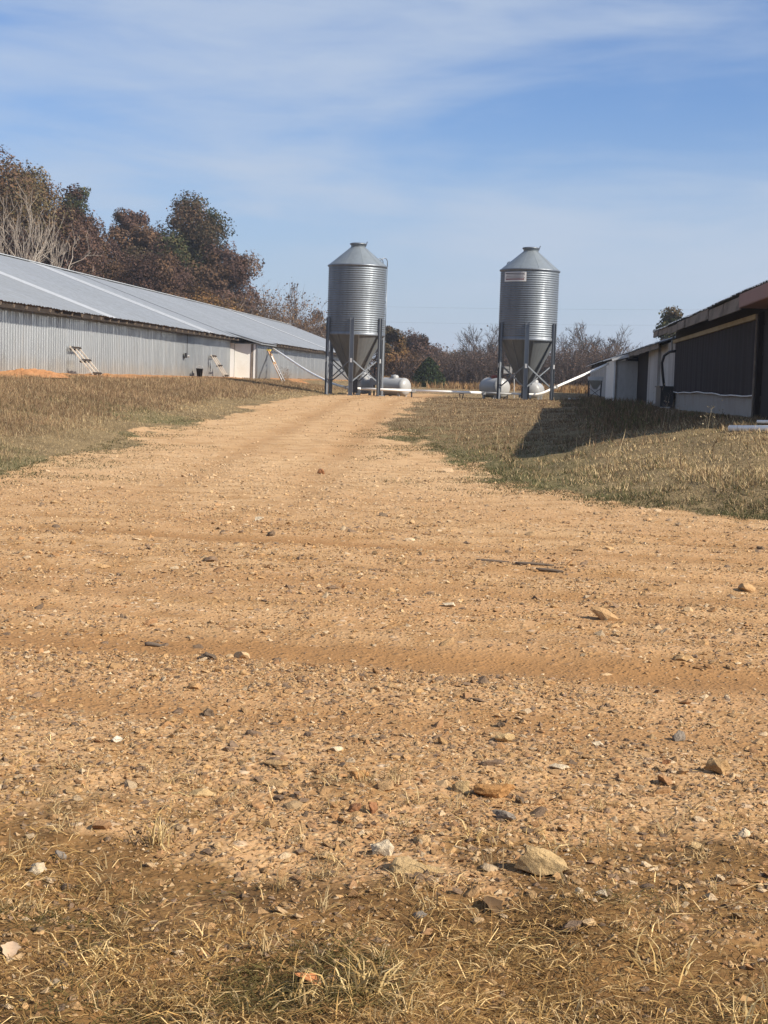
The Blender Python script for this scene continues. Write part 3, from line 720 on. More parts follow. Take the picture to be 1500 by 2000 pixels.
# step ladder leaning on the porch
lz = Z(-14.75, 86.6)
sl_ = empty('step_ladder', (-14.75, 86.6, lz), 'orange step ladder with yellow top leaning on the porch of the ribbed barn', 'ladder')
top = Vector((-1.05, .9, 3.12-lz)); bot = Vector((0, 0, 0)); side = Vector((.05, .42, 0))
for q in (-.5, .5):
    MB().bar(bot+side*q*1.2, top+side*q*.7, .07, .035).build('rail', M['orange'], sl_)
    MB().bar(bot+side*q*1.2+Vector((.06, -.05, 0)), top+side*q*.7+Vector((.03, -.03, -.15)), .035, .05).build('rear_rail', M['alu'], sl_)
for i in range(6):
    p = bot.lerp(top, .12+.14*i); MB().bar(p-side*.5, p+side*.5, .07, .03).build('step', M['alu'], sl_)
MB().bar(top-side*.45, top+side*.45, .2, .06).build('top_cap', M['yellow'], sl_)
MB().bar(bot.lerp(top, .62)-side*.42+Vector((.06, -.06, 0)), bot.lerp(top, .8)-side*.42+Vector((.06, -.06, 0)), .05, .05).build('label_plate', M['white'], sl_)
# small hopper cart beyond the right porch
hz = Z(3.35, 84.5)
hc = empty('hopper_cart', (3.35, 84.5, hz), 'small grey V-shaped hopper on legs beyond the right barn porch', 'hopper')
V = [(-.4, -.4, 1.25), (.42, -.4, 1.25), (.42, .4, 1.25), (-.4, .4, 1.25), (-.08, -.1, .55), (.1, -.1, .55), (.1, .1, .55), (-.08, .1, .55), (-.4, -.4, 1.05), (.42, -.4, 1.05), (.42, .4, 1.05), (-.4, .4, 1.05)]
MB().add(V, [(0, 8, 9, 1), (1, 9, 10, 2), (2, 10, 11, 3), (3, 11, 8, 0), (8, 4, 5, 9), (9, 5, 6, 10), (10, 6, 7, 11), (11, 7, 4, 8), (4, 7, 6, 5)]).build('hopper_bin', M['alu'], hc)
for sx in (-1, 1):
    for sy in (-1, 1): MB().bar((sx*.36, sy*.36, 1.1), (sx*.33, sy*.33, -.1), .05, .05).build('leg', M['dark_steel'], hc)
MB().bar((-.33, -.38, .1), (.34, -.38, .62), .03, .03).build('cross_brace', M['dark_steel'], hc); MB().bar((.33, -.39, .1), (-.34, -.39, .62), .03, .03).build('cross_brace', M['dark_steel'], hc)
wb = Z(2.0, 75.5)
tag(MB().bar((-.3, 0, .1), (.3, .1, .13), .25, .06).build('loose_board', M['white'], None, loc=(2.0, 75.5, wb)), 'pale board lying in the weeds left of the right porch', 'board')

# dirt heaps
def heap(x, y, r, h, label, mat):
    n = 34; V = []; Fq = []
    for i in range(n):
        for j in range(n):
            X = (i/(n-1)*2-1)*r; Yy = (j/(n-1)*2-1)*r*1.6; d = math.hypot(X/r, Yy/(r*1.6))
            hh_ = max(0, 1-d**2)**.7*h*(.15+1.5*float(fbm(np.array([x+X*3.4]), np.array([y+Yy*3.4]), 81)[0])) - .09
            V.append((X, Yy, hh_))
    for i in range(n-1):
        for j in range(n-1): Fq.append((i*n+j, (i+1)*n+j, (i+1)*n+j+1, i*n+j+1))
    return tag(MB().add(V, Fq).build('dirt_heap', mat, None, False, (x, y, Z(x, y))), label, 'dirt heap')
M['clay'] = m_plain('orange_clay', (.38, .195, .09), .95, 0, .1, .45, 3.0, (.30, .14, .06), (1, 1, 1), .6)
heap(-16.5, 47.6, 1.2, .22, 'orange clay heap at the left edge by the ribbed wall', M['clay'])
heap(-14.3, 88.5, .9, .18, 'low orange clay heap at the foot of the step ladder', M['clay'])

# ------------------------------------------------------------------ power line
pl = empty('power_line', (0, 215, 1), 'two thin overhead wires crossing the sky behind the silos', 'power line')
for za, zb in ((11.2, 13.2), (9.0, 11.0)):
    MB().tube([(-60+t*12.0, 0, za+(zb-za)*t/10-.9*(1-(t/5-1)**2)) for t in range(11)], .007, 5, False).build('wire', M['wire'], pl)
for x, lab in ((-60, 'utility pole carrying the wires behind the brown trees'), (60, 'utility pole carrying the wires behind the dark barn')):
    up = empty('utility_pole', (x, 215, 1), lab, 'utility pole', 'utility poles')
    MB().tube([(0, 0, -.5), (0, 0, 14)], [.16, .11], 8).build('pole', M['bark'], up); MB().box(-.06, .06, -.9, .9, 12.9 if x > 0 else 10.9, 13.0 if x > 0 else 11.0).build('cross_arm', M['bark'], up)

# ------------------------------------------------------------------ light autumn haze
hb_ = NB('haze_air'); hb_.t.nodes.remove(hb_.p); pv = hb_.n('ShaderNodeVolumePrincipled'); pv.inputs['Color'].default_value = (.86, .91, 1.0, 1); pv.inputs['Density'].default_value = .00042; pv.inputs['Anisotropy'].default_value = .3
hb_.l(pv.outputs[0], hb_.out.inputs['Volume'])
tag(MB().box(-3700, 3700, -60, 3600, -2.5, 30).build('haze', hb_.m), 'thin pale haze over the farm', 'haze', None, 'stuff')

# ------------------------------------------------------------------ vegetation
def quads(P, size, col, flat=.0, elong=1.0, axis=None):
    n = len(P); a = rng.normal(size=(n, 3)); a /= np.linalg.norm(a, axis=1, keepdims=True)
    b = rng.normal(size=(n, 3)); b -= (b*a).sum(1, keepdims=True)*a; b /= np.linalg.norm(b, axis=1, keepdims=True)
    if axis is not None: a = a*(1-flat)+axis*flat
    s = (size*rng.uniform(.55, 1.35, n))[:, None]
    V = np.stack([P-a*s*.5*elong, P+b*s*.42, P+a*s*.5*elong, P-b*s*.42], 1).reshape(-1, 3)
    F = np.arange(4*n).reshape(n, 4)
    return V, F, np.repeat(col, 4, 0)
def leaf_tris(P, N, size, col):
    n = len(P); nn = N+rng.normal(size=(n, 3))*.55; nn /= np.linalg.norm(nn, axis=1, keepdims=True)
    a = rng.normal(size=(n, 3)); a -= (a*nn).sum(1, keepdims=True)*nn; a /= np.linalg.norm(a, axis=1, keepdims=True); b = np.cross(nn, a)
    s = (size*rng.uniform(.6, 1.35, n))[:, None]
    V = np.stack([P+a*s*.62, P-a*s*.38+b*s*.5, P-a*s*.38-b*s*.5], 1).reshape(-1, 3)
    return V, np.arange(3*n).reshape(n, 3), np.repeat(col, 3, 0)
def twigs(A, B, w, col):
    """thin triangles from A (base) to B (tip)"""
    n = len(A); d = B-A; s = rng.normal(size=(n, 3)); s -= (s*d).sum(1, keepdims=True)*d/np.maximum((d*d).sum(1, keepdims=True), 1e-6)
    s /= np.linalg.norm(s, axis=1, keepdims=True); s = s*(w*.5)[:, None]
    V = np.stack([A-s, A+s, B], 1).reshape(-1, 3); return V, np.arange(3*n).reshape(n, 3), np.repeat(col, 3, 0)
def pal(n, cols, jit=.16):
    c = np.array(cols)[rng.integers(0, len(cols), n)]; return np.clip(c*(1+rng.normal(size=(n, 1))*jit), .004, .9)

RUST = [(.135, .083, .05), (.11, .07, .047), (.16, .096, .054), (.09, .062, .045)]
REDB = [(.12, .073, .056), (.10, .061, .05), (.14, .084, .062), (.108, .072, .058)]
OAK = [(.095, .070, .045), (.078, .064, .039), (.125, .082, .05), (.066, .057, .036)]
OLIVE = [(.125, .098, .052), (.095, .08, .042), (.15, .108, .056), (.135, .088, .05)]
DKGR = [(.05, .062, .028), (.07, .072, .034), (.095, .08, .04), (.04, .05, .025)]
GOLD = [(.26, .15, .05), (.20, .12, .05), (.17, .09, .045), (.15, .10, .05)]
CEDAR = [(.022, .036, .016), (.032, .048, .02), (.04, .052, .024)]

def leafy_tree(x, y, h, w, pals, label, group, nleaf=9000, ls=.30, base=.22, z=None, cat='tree', bark='bark', lobes=34, name='autumn_tree', top=1.0):
    z = (Z(x, y) if z is None else z)-.1
    t = empty(name, (x, y, z), label, cat, group)
    H0 = h*base; C = []; Rr = []
    for i in range(lobes):
        for _ in range(40):
            p = rng.uniform(-1, 1, 3)
            if (p**2).sum() < 1: break
        q = p.copy(); prof = (1-max(0, p[2])**1.6*.55*top)
        c = np.array([q[0]*w*.40*prof, q[1]*w*.40*prof, H0+(h-H0)*(.47+.40*q[2])])
        C.append(c); Rr.append(rng.uniform(.12, .235)*w*(.7 if q[2] > .5 else 1))
    C = np.array(C); Rr = np.array(Rr)
    nleaf = int(nleaf*2.7); tone = rng.uniform(.8, 1.25); pr_ = Rr**2/(Rr**2).sum(); li = rng.choice(lobes, nleaf, p=pr_)
    d = rng.normal(size=(nleaf, 3)); d /= np.linalg.norm(d, axis=1, keepdims=True)
    rad = Rr[li]*(rng.uniform(.0, 1, nleaf)**.36)*(1+.10*(rng.random(nleaf) < .1))
    P = C[li]+d*rad[:, None]*np.array([1, 1, .82])
    P += (vnoise(P[:, 0]*1.3+x, P[:, 2]*1.3+P[:, 1], 5)-.5)[:, None]*d*1.1; P[:, 2] = np.clip(P[:, 2], .3, h*1.02)
    lobep = rng.integers(0, len(pals), lobes); shade = tone*rng.uniform(.62, 1.35, lobes)
    col = np.zeros((nleaf, 3))
    for k, pl_ in enumerate(pals):
        m = lobep[li] == k; col[m] = pal(m.sum(), pl_, .12)
    col *= shade[li][:, None]
    V, F, c = leaf_tris(P, d+np.array([0, 0, .35]), ls*.66, col)
    link('crown', np_mesh('crown', V, F, c), M['leaf'], t)
    mb = MB(); tr = max(.12, h*.016)
    mb.tube([(0, 0, -.3), (.1*rng.normal(), .1*rng.normal(), h*.3), (.25*rng.normal(), .25*rng.normal(), h*.55), (.3*rng.normal(), .3*rng.normal(), h*.72)], [tr*1.25, tr, tr*.6, tr*.15], 7)
    for i in range(min(lobes, 16)):
        c_ = C[i]; b0 = min(c_[2]*.75, h*rng.uniform(.22, .5)); mid = (c_*.5+np.array([0, 0, b0])*.5)+np.array([0, 0, .06*h])
        mb.tube([(0, 0, b0), mid, c_], [tr*.42, tr*.26, tr*.08], 5)
    mb.build('trunk', M[bark], t, True)
    return t

def bare_tree(x, y, h, spread, label, group, mat='greybark', twigcol=((.20, .17, .15), (.16, .135, .12)), seed=0, z=None, leaves=0, lpal=RUST, stems=1, name='bare_tree', tw=.05, dens=1.0, up=.35, rk=.013, tmin=.022):
    z = (Z(x, y) if z is None else z)-.1; t = empty(name, (x, y, z), label, 'tree', group); r_ = random.Random(seed)
    mb = MB(); A = []; B = []; W = []
    def rv(): return Vector((r_.gauss(0, 1), r_.gauss(0, 1), r_.gauss(0, .8)))
    def grow(p, d, L, r, dep):
        q = p+d*L*.55+rv()*L*.05; e = q+(d+rv()*.12+Vector((0, 0, .06))).normalized()*L*.45
        if r > tmin: mb.tube([p, q, e], [r, r*.8, r*.6], 5 if dep < 2 else 4, False)
        else: A.append(p); B.append(e); W.append(max(tw, r*2))
        if dep >= 5: return
        n = (3, 4, 4, 4, 3)[dep]
        n = max(2, int(round(n*dens)))
        for k in range(n):
            f = .35+.65*(k+.6)/n; base = p.lerp(e, f)
            nd = (d*.75+rv()*(.42 if dep else .5)*spread+Vector((0, 0, up))).normalized()
            grow(base, nd, L*r_.uniform(.52, .78), r*.55, dep+1)
    for s_ in range(stems):
        d0 = Vector((r_.gauss(0, .12*spread*(1+stems*.4)), r_.gauss(0, .12*spread*(1+stems*.4)), 1)).normalized()
        grow(Vector((0, 0, -.2)), d0, h*.40*r_.uniform(.85, 1.1), h*rk, 0)
    pts = [v[2] for v in mb.v]+[b_.z for b_ in B]; k = h/max(pts)
    mb.v = [(v[0]*k, v[1]*k, v[2]*k) for v in mb.v]
    mb.build('trunk', M[mat], t, True)
    A = np.array(A)*k; B = np.array(B)*k; W = np.array(W)
    V, F, c = twigs(A, B, W, pal(len(A), twigcol, .15))
    tag(link('twigs', np_mesh('twigs', V, F, c), M['leaf'], t), kind='stuff')
    if leaves:
        idx = rng.integers(0, len(B), leaves); P = A[idx]+(B[idx]-A[idx])*rng.random((leaves, 1))+rng.normal(size=(leaves, 3))*.15
        V, F, c = quads(P, .2, pal(leaves, lpal)); link('leaves', np_mesh('leaves', V, F, c), M['leaf'], t)
    return t

def shrub_arrays(x, y, z, h, w, ntw, nlf, tcol, lcol, ls=.2, tw=.04):
    A = np.stack([x+rng.normal(size=ntw)*w*.22, y+rng.normal(size=ntw)*w*.22, np.full(ntw, z-.1)], 1)
    ang = rng.uniform(0, 2*PI, ntw); lean = np.abs(rng.normal(size=ntw))*.32*w/h*1.3; hh = h*rng.uniform(.35, 1.0, ntw)
    B = A+np.stack([np.cos(ang)*lean*hh, np.sin(ang)*lean*hh, hh], 1)
    T = [twigs(A, B, np.full(ntw, tw), pal(ntw, tcol, .2))]
    # side twigs
    k = ntw*5; i = rng.integers(0, ntw, k); f = rng.uniform(.3, .98, k)[:, None]; p = A[i]+(B[i]-A[i])*f
    d = rng.normal(size=(k, 3)); d[:, 2] = np.abs(d[:, 2])*.9+.5; d /= np.linalg.norm(d, axis=1, keepdims=True)
    L = (hh[i]*rng.uniform(.10, .32, k))[:, None]
    e = p+d*L; T.append(twigs(p, e, np.full(k, tw*.7), pal(k, tcol, .2)))
    Lv = None
    if nlf:
        j = rng.integers(0, k, nlf); P = p[j]+(e[j]-p[j])*rng.random((nlf, 1))+rng.normal(size=(nlf, 3))*.12
        Lv = quads(P, ls, pal(nlf, lcol, .2))
    return T, Lv
def cat_arr(parts):
    V = []; F = []; C = []; o = 0
    for v, f, c in parts: V.append(v); F.append(f+o); C.append(c); o += len(v)
    return np.concatenate(V), np.concatenate(F), np.concatenate(C)
TW = ((.15, .12, .10), (.20, .16, .13), (.11, .085, .07))
TWG = ((.085, .066, .058), (.11, .086, .076), (.065, .05, .045))
def shrub(x, y, h, w, label, group, lcol, ntw=260, nlf=2500, tcol=TW, ls=.22, tw=.05, name='thicket_shrub', z=None):
    z = Z(x, y) if z is None else z
    t = empty(name, (x, y, z), label, 'shrub', group)
    T, Lv = shrub_arrays(0, 0, 0, h, w, ntw, nlf, tcol, lcol, ls, tw)
    V, F, c = cat_arr(T); link('stems', np_mesh('stems', V, F, c), M['leaf'], t)
    if Lv is not None: link('foliage', np_mesh('foliage', *Lv), M['leaf'], t)
    return t

def at_px(px, Yd): return (px-1045)/2900*Yd     # lateral metres for a sight line at depth Yd
G1 = 'autumn trees in the wood behind the ribbed barn'
leafy_tree(at_px(-95, 118), 118, 20.5, 15, [OLIVE, RUST], 'tallest olive brown tree, cut by the left edge above the ribbed barn', G1, 15000, .30)
leafy_tree(at_px(20, 124), 124, 19.6, 10.5, [OLIVE, OLIVE, RUST], 'olive brown tree behind the pale bare sycamore', G1, 15000, .29)
leafy_tree(at_px(118, 134), 134, 20.4, 7.4, [DKGR, OAK, REDB], 'dark green tree with a pointed top in the left wood', G1, 13000, .29, top=1.5)
leafy_tree(at_px(85, 120), 120, 15.5, 11, [REDB, RUST], 'red brown tree under the pointed dark green tree', G1, 13000, .28)
leafy_tree(at_px(172, 138), 138, 15.2, 8.6, [REDB, RUST, REDB], 'lower russet tree filling the dip right of the pointed tree', G1, 13000, .28)
leafy_tree(at_px(240, 146), 146, 18.3, 8.4, [REDB, RUST, OAK], 'russet round tree left of the big dark oak', G1, 14000, .29)
leafy_tree(at_px(295, 132), 132, 12.2, 9, [REDB, RUST], 'russet tree bulging in front of the big dark oak', G1, 10000, .27)
leafy_tree(at_px(350, 152), 152, 20.6, 13.4, [OAK, OAK, DKGR, RUST], 'big dark brown oak with the highest crown right of the dip', G1, 17000, .31, lobes=40, top=.85)
leafy_tree(at_px(428, 150), 150, 15.6, 7.6, [REDB, RUST, REDB], 'russet tree at the right end of the high wood', G1, 12000, .28)
leafy_tree(at_px(392, 138), 138, 9.8, 7.5, [GOLD, RUST], 'low golden brown tree under the dark oak', G1, 8000, .25, base=.1)
bare_tree(at_px(46, 104), 104, 14.0, 1.0, 'pale branched bare sycamore in front of the olive tree', 'bare trees in the left wood', 'palebark', ((.30, .255, .21), (.24, .20, .165)), 3, stems=4, rk=.0095, tmin=.011, name='bare_tree', tw=.04, dens=.85, up=.5)
bare_tree(at_px(135, 108), 108, 8.0, 1.35, 'pale bare tree with spreading limbs low behind the barn ridge', 'bare trees in the left wood', 'palebark', ((.28, .235, .19), (.22, .18, .15)), 8, stems=3, rk=.012, tmin=.012, tw=.04, dens=.75)
for i, (px, Yd, h, w, lc, lab) in enumerate((
    (325, 130, 6.6, 6, GOLD, 'golden brown shrub behind the ridge, below the dark oak'), (450, 148, 8.4, 7, RUST, 'brown shrub at the foot of the last high russet tree'),
    (505, 160, 9.6, 7, RUST, 'half bare brown thicket right of the high wood'), (545, 168, 8.9, 6.5, GOLD, 'half bare thicket with twiggy tops left of the slender bare tree'),
    (580, 172, 7.4, 6.5, RUST, 'low brown thicket under the slender bare tree'), (620, 176, 6.6, 6, RUST, 'brown thicket directly left of the left silo'),
    (478, 150, 6.8, 6, GOLD, 'low golden thicket over the barn ridge'), (530, 164, 6.0, 6, RUST, 'low rusty thicket over the barn ridge end'), (640, 182, 5.6, 6, RUST, 'low brown thicket behind the left silo legs'))):
    shrub(at_px(px, Yd), Yd, h, w, lab, 'thickets beyond the ribbed barn', lc, 520, 6500, TW, .2, .06)
bare_tree(at_px(592, 176), 176, 11.8, .55, 'slender bare tree standing above the thicket left of the left silo', None, 'greybark', ((.25, .215, .19), (.2, .17, .15)), 5, leaves=250, tw=.055, dens=.8, up=.7)
leafy_tree(at_px(628, 184), 184, 9.6, 4.6, [OAK, RUST], 'small sparse tree touching the left edge of the left silo', None, 1800, .3, lobes=14)
leafy_tree(at_px(762, 150), 150, 7.6, 3.6, [OLIVE, OAK], 'olive topped tree just right of the left silo', 'trees behind the silos', 4200, .25, lobes=14, base=.15)
leafy_tree(at_px(808, 165), 165, 6.6, 6.4, [[(.075, .05, .042), (.06, .042, .036), (.09, .055, .04)]], 'dark brown rounded tree left of the green cedar', 'trees behind the silos', 8500, .25, base=.04)
leafy_tree(at_px(772, 150), 150, 5.2, 4.6, [RUST, GOLD], 'rusty bushy tree behind the right legs of the left silo', 'trees behind the silos', 4500, .24, base=.05)
leafy_tree(at_px(862, 172), 172, 4.9, 6.0, [OLIVE, OLIVE], 'low olive bushy tree right of the green cedar', 'trees behind the silos', 5000, .24, base=.04)
leafy_tree(at_px(905, 176), 176, 4.6, 6.0, [OLIVE, OAK], 'low olive tree in the gap between the silos, under bare branches', 'trees behind the silos', 4000, .24, base=.04)
# cedar
cx, cy = at_px(838, 138), 138.0; cz = Z(cx, cy)
ct = empty('cedar_tree', (cx, cy, cz-.1), 'dark green cedar bush standing alone between the silos', 'tree')
n = 7000; hh_ = rng.random(n)**1.3; rad = 1.75*(1-hh_)**.7*np.sqrt(rng.uniform(.25, 1, n))*(1+.25*np.sin(rng.uniform(0, 6.28, n)*3)); an = rng.uniform(0, 2*PI, n)
P = np.stack([rad*np.cos(an), rad*np.sin(an), .1+hh_*2.75], 1); link('crown', np_mesh('crown', *quads(P, .17, pal(n, CEDAR, .25))), M['leaf'], ct)
MB().tube([(0, 0, -.2), (0, 0, 2.4)], [.09, .02], 6).build('trunk', M['bark'], ct)
G3 = 'bare trees behind the silos'
for i, (px, Yd, h, sp, lab) in enumerate(((915, 178, 7.6, 1.0, 'grey bare tree at the left of the gap by the right silo'), (952, 172, 8.2, 1.0, 'grey bare tree just left of the right silo'), (985, 182, 7.4, 1.0, 'grey bare tree behind the left edge of the right silo'),
    (1108, 180, 7.2, .9, 'grey bare tree just right of the right silo'), (1150, 172, 8.4, 1.1, 'tallest round bare tree right of the right silo'), (1203, 178, 8.2, 1.0, 'round bare tree nearest the dark barn'))):
    bare_tree(at_px(px, Yd), Yd, h, sp*1.1, lab, G3, 'greybark', ((.085, .07, .063), (.07, .057, .052)), 20+i, leaves=120 if i > 2 else 30, stems=2, tw=.05, dens=1.0)
for i, (px, Yd, h, w, lab) in enumerate(((880, 160, 3.9, 5, 'grey thicket right of the cedar'), (925, 156, 4.1, 6, 'grey brown thicket in the middle of the gap'), (968, 158, 4.4, 6, 'grey thicket behind the left legs of the right silo'), (1010, 160, 4.4, 6, 'grey thicket behind the right silo hopper'),
    (1060, 158, 4.6, 6, 'grey thicket behind the right legs of the right silo'), (1105, 156, 4.6, 6, 'grey brown thicket right of the right silo'), (1150, 160, 4.9, 6, 'brown thicket under the tallest bare tree'), (1195, 158, 4.9, 6, 'brown thicket against the dark barn porch'), (800, 150, 3.0, 5, 'grey brown thicket left of the cedar'))):
    shrub(at_px(px, Yd), Yd, h, w, lab, 'thickets behind the silos', RUST if i > 5 else [(.12, .085, .07), (.10, .075, .065), (.15, .10, .075)], 620, 3200, TWG, .17, .055)
leafy_tree(at_px(1303, 112), 112, 7.1, 4.4, [OAK, DKGR], 'dark leaved tree showing over the sagging roof of the dark barn', None, 2600, .27, lobes=18)
# far-off mass that closes the horizon
parts = []; lparts = []
for i in range(210):
    px = rng.uniform(-500, 2000); Yd = rng.uniform(185, 240); xx = at_px(px, Yd)
    T, Lv = shrub_arrays(xx, Yd, .95, rng.uniform(3.2, 5.0), 6.5, 70, 170, TWG if px > 700 else TW, OLIVE if rng.random() < .3 else RUST, .34, .09)
    parts += T; lparts.append(Lv)
tag(link('far_thicket', np_mesh('far_thicket', *cat_arr(parts)), M['leaf']), 'far brown thicket closing the horizon behind the field', 'thicket', None, 'stuff')
tag(link('far_thicket_leaves', np_mesh('far_thicket_leaves', *cat_arr(lparts)), M['leaf']), 'last brown leaves of the far thicket', 'thicket', None, 'stuff')

# ------------------------------------------------------------------ grass
STRAW = [(.50, .38, .21), (.43, .315, .165), (.56, .44, .26), (.36, .255, .13)]
BROWN = [(.27, .175, .098), (.22, .14, .078), (.32, .22, .125), (.18, .12, .07)]
GREEN = [(.09, .095, .035), (.12, .12, .05), (.15, .135, .06), (.07, .075, .03)]
def blades(x, y, h, w, col, lean, mk_=None, drop=.02, two=True):
    n = len(x); z = zfun(x, y)-drop
    a = rng.uniform(0, 2*PI, n); d = np.stack([np.cos(a), np.sin(a), np.zeros(n)], 1)
    f = rng.uniform(0, 2*PI, n); s = np.stack([np.cos(f), np.sin(f), rng.uniform(-.5, .5, n)], 1)*(w*.5)[:, None]
    A = np.stack([x, y, z], 1); up = np.array([0, 0, 1.])
    M_ = A+d*(h*lean*.35)[:, None]+up*(h*.6*np.maximum(.1, 1-lean*.55))[:, None]
    T = A+d*(h*lean)[:, None]+up*(h*np.maximum(.08, 1-lean*.75))[:, None]
    V = np.stack([A-s, A+s, M_+s*.75, M_-s*.75, T], 1).reshape(-1, 3); o = np.arange(n)[:, None]*5
    F = np.concatenate([o+[0, 1, 2], o+[0, 2, 3], o+[3, 2, 4]], 0)
    return V, F, np.repeat(col, 5, 0)
def spears(x, y, h, w, col, lean, drop=.02):
    n = len(x); z = zfun(x, y)-drop; a = rng.uniform(0, 2*PI, n); f = rng.uniform(0, 2*PI, n)
    s = np.stack([np.cos(f), np.sin(f), np.zeros(n)], 1)*(w*.5)[:, None]; A = np.stack([x, y, z], 1)
    T = A+np.stack([np.cos(a)*lean*h, np.sin(a)*lean*h, h*np.maximum(.15, 1-lean*.6)], 1)
    return np.stack([A-s, A+s, T], 1).reshape(-1, 3), np.arange(3*n).reshape(n, 3), np.repeat(col, 3, 0)
def clustered(n, x0, x1, y0, y1, seed, thr, power=1.0):
    x = rng.uniform(x0, x1, n); y = rng.uniform(y0, y1, n)
    return x, y
out = []
# left bank: tall brown grass above, pale short grass on the shoulder
n = 350000; y = 16.5+(72*rng.random(n)**1.6); xl, xr = lane_edges(y); x = xl+.7-rng.random(n)**.85*(xl+17.2)
k = (x > -.5*y-1.5); x, y = x[k], y[k]
road, fore, green, clay, rut = masks(x, y)
keep = (rng.random(len(x)) > road*1.15) & (rng.random(len(x)) > clay*.93) & (rng.random(len(x)) < .35+.9*fbm(x*.9, y*.7, 91)); x, y = x[keep], y[keep]; xl, _ = lane_edges(y); green = green[keep]
t = np.clip((xl-x)/np.maximum(xl+16, 1), 0, 1)
tall = sstep(.10, .30, t+(fbm(x*.7, y*.5, 95)-.5)*.35)
col = pal(len(x), BROWN); m = rng.random(len(x)) > tall*.80; col[m] = pal(m.sum(), STRAW)*.85; m = rng.random(len(x)) < green*.7; col[m] = pal(m.sum(), GREEN)
col *= (.72+.5*fbm(x*.5, y*.35, 97))[:, None]
h = (.07+.10*tall*(1-.4*sstep(.75, .95, t)))*rng.uniform(.5, 1.3, len(x)); out.append(spears(x, y, h, .006+.0004*y*rng.uniform(.5, 1, len(x)), col, rng.uniform(.15, 1.0, len(x))))
tag(link('bank_grass', np_mesh('bank_grass', *cat_arr(out)), M['grass']), 'dead brown grass on the bank below the ribbed barn', 'grass', None, 'stuff')
# right bank
out = []; n = 340000; y = 16.3+(60*rng.random(n)**2.2); xl, xr = lane_edges(y); x = xr-1.1+rng.random(n)**.9*(7.0-xr)
k = (x < .20*y+1.5) & ~((x > 4.3) & (y > 26.6)); x, y = x[k], y[k]
road, fore, green, clay, rut = masks(x, y)
dens = fbm(x*1.1, y*.8, 101)
keep = (rng.random(len(x)) > road*1.12) & (rng.random(len(x)) < .35+1.1*dens); x, y = x[keep], y[keep]; green = green[keep]; _, xr = lane_edges(y)
edge = np.exp(-np.maximum(x-xr, 0)/1.1)*(y < 34)
tuft = sstep(.45, .65, fbm(x*2.6, y*2.0, 103))
col = pal(len(x), STRAW)*1.12; m = rng.random(len(x)) < np.clip(.2+sstep(24, 30, y)*.70, 0, 1); col[m] = pal(m.sum(), BROWN)*.8
m = rng.random(len(x)) < np.clip(edge*1.1+.25*(1-tuft), 0, .9)*(y < 34); col[m] = pal(m.sum(), GREEN)
col *= (.7+.55*fbm(x*.6, y*.45, 107))[:, None]
h = (.060+.085*tuft*(1-edge*.6)*(1-.6*sstep(28, 34, y)))*rng.uniform(.5, 1.35, len(x)); out.append(spears(x, y, h, .008+.0005*y*rng.uniform(.5, 1, len(x)), col, rng.uniform(.2, 1.0, len(x))))
tag(link('verge_grass', np_mesh('verge_grass', *cat_arr(out)), M['grass']), 'straw and green grass on the verge below the dark barn', 'grass', None, 'stuff')
out = []; n = 2600; y = 19+50*rng.random(n)**1.3; sd = rng.random(n) < .72; xl, xr = lane_edges(y)
x = np.where(sd, xl-1-rng.random(n)*6.5, xr+.8+rng.random(n)*3.5); k = (fbm(x*.8, y*.6, 151) > .5) & (x > -15.5) & (x < 4.0); x, y = x[k], y[k]
out.append(spears(x, y, rng.uniform(.25, .55, len(x)), rng.uniform(.010, .018, len(x)), pal(len(x), [(.30, .21, .11), (.22, .14, .075), (.40, .31, .18), (.15, .095, .055)], .2), rng.uniform(.05, .5, len(x))))
tag(link('dead_stems', np_mesh('dead_stems', *cat_arr(out)), M['grass']), 'sparse taller dead stems standing out of the bank grass', 'weeds', None, 'stuff')
# low patches straying onto the gravel
out = []; n = 120000; y = 14.5+26*rng.random(n)**1.4; sd = rng.random(n) < .4; xl, xr = lane_edges(y); off = rng.random(n)**1.3*2.8-.4
x = np.where(sd, xl+off, xr-off); k = (x > -.42*y-1) & (x < .2*y+1.2); x, y, off = x[k], y[k], off[k]
k = rng.random(len(x)) < sstep(.52, .58, fbm(x*1.0, y*.9, 141)*.7+.3*fbm(x*4, y*3, 143)+.11*(1-off/1.2))*np.exp(-np.maximum(off, 0)/1.6)*.6; x, y = x[k], y[k]
col = pal(len(x), [(.10, .09, .04), (.12, .105, .05), (.17, .13, .065), (.24, .18, .095), (.09, .085, .035)], .25); out.append(spears(x, y, rng.uniform(.02, .06, len(x)), rng.uniform(.010, .026, len(x)), col, rng.uniform(.3, 1.2, len(x)), .003))
tag(link('road_edge_weeds', np_mesh('road_edge_weeds', *cat_arr(out)), M['grass']), 'low dark weed patches straying onto the gravel edges', 'weeds', None, 'stuff')
# field round and behind the silos
out = []; n = 42000; y = 62+75*rng.random(n)**1.2; x = rng.uniform(-.16, .06, n)*y; road, *_ = masks(x, y); keep = rng.random(n) > road; x, y = x[keep], y[keep]
col = pal(len(x), STRAW, .2)*.85; m = rng.random(len(x)) < .4; col[m] = pal(m.sum(), BROWN); out.append(spears(x, y, rng.uniform(.03, .11, len(x)), rng.uniform(.02, .045, len(x)), col, rng.uniform(.2, .9, len(x))))
n = 16000; y = rng.uniform(126, 152, n); px = rng.uniform(740, 1210, n); x = at_px(px, y); k = rng.random(n) < sstep(.42, .6, fbm(x*.35, y*.25, 117)); x, y = x[k], y[k]; n = len(x); col = pal(n, [(.27, .155, .065), (.21, .125, .06), (.30, .20, .095)], .2); out.append(blades(x, y, rng.uniform(.3, .95, n), rng.uniform(.04, .08, n), col, rng.uniform(.1, .5, n)))
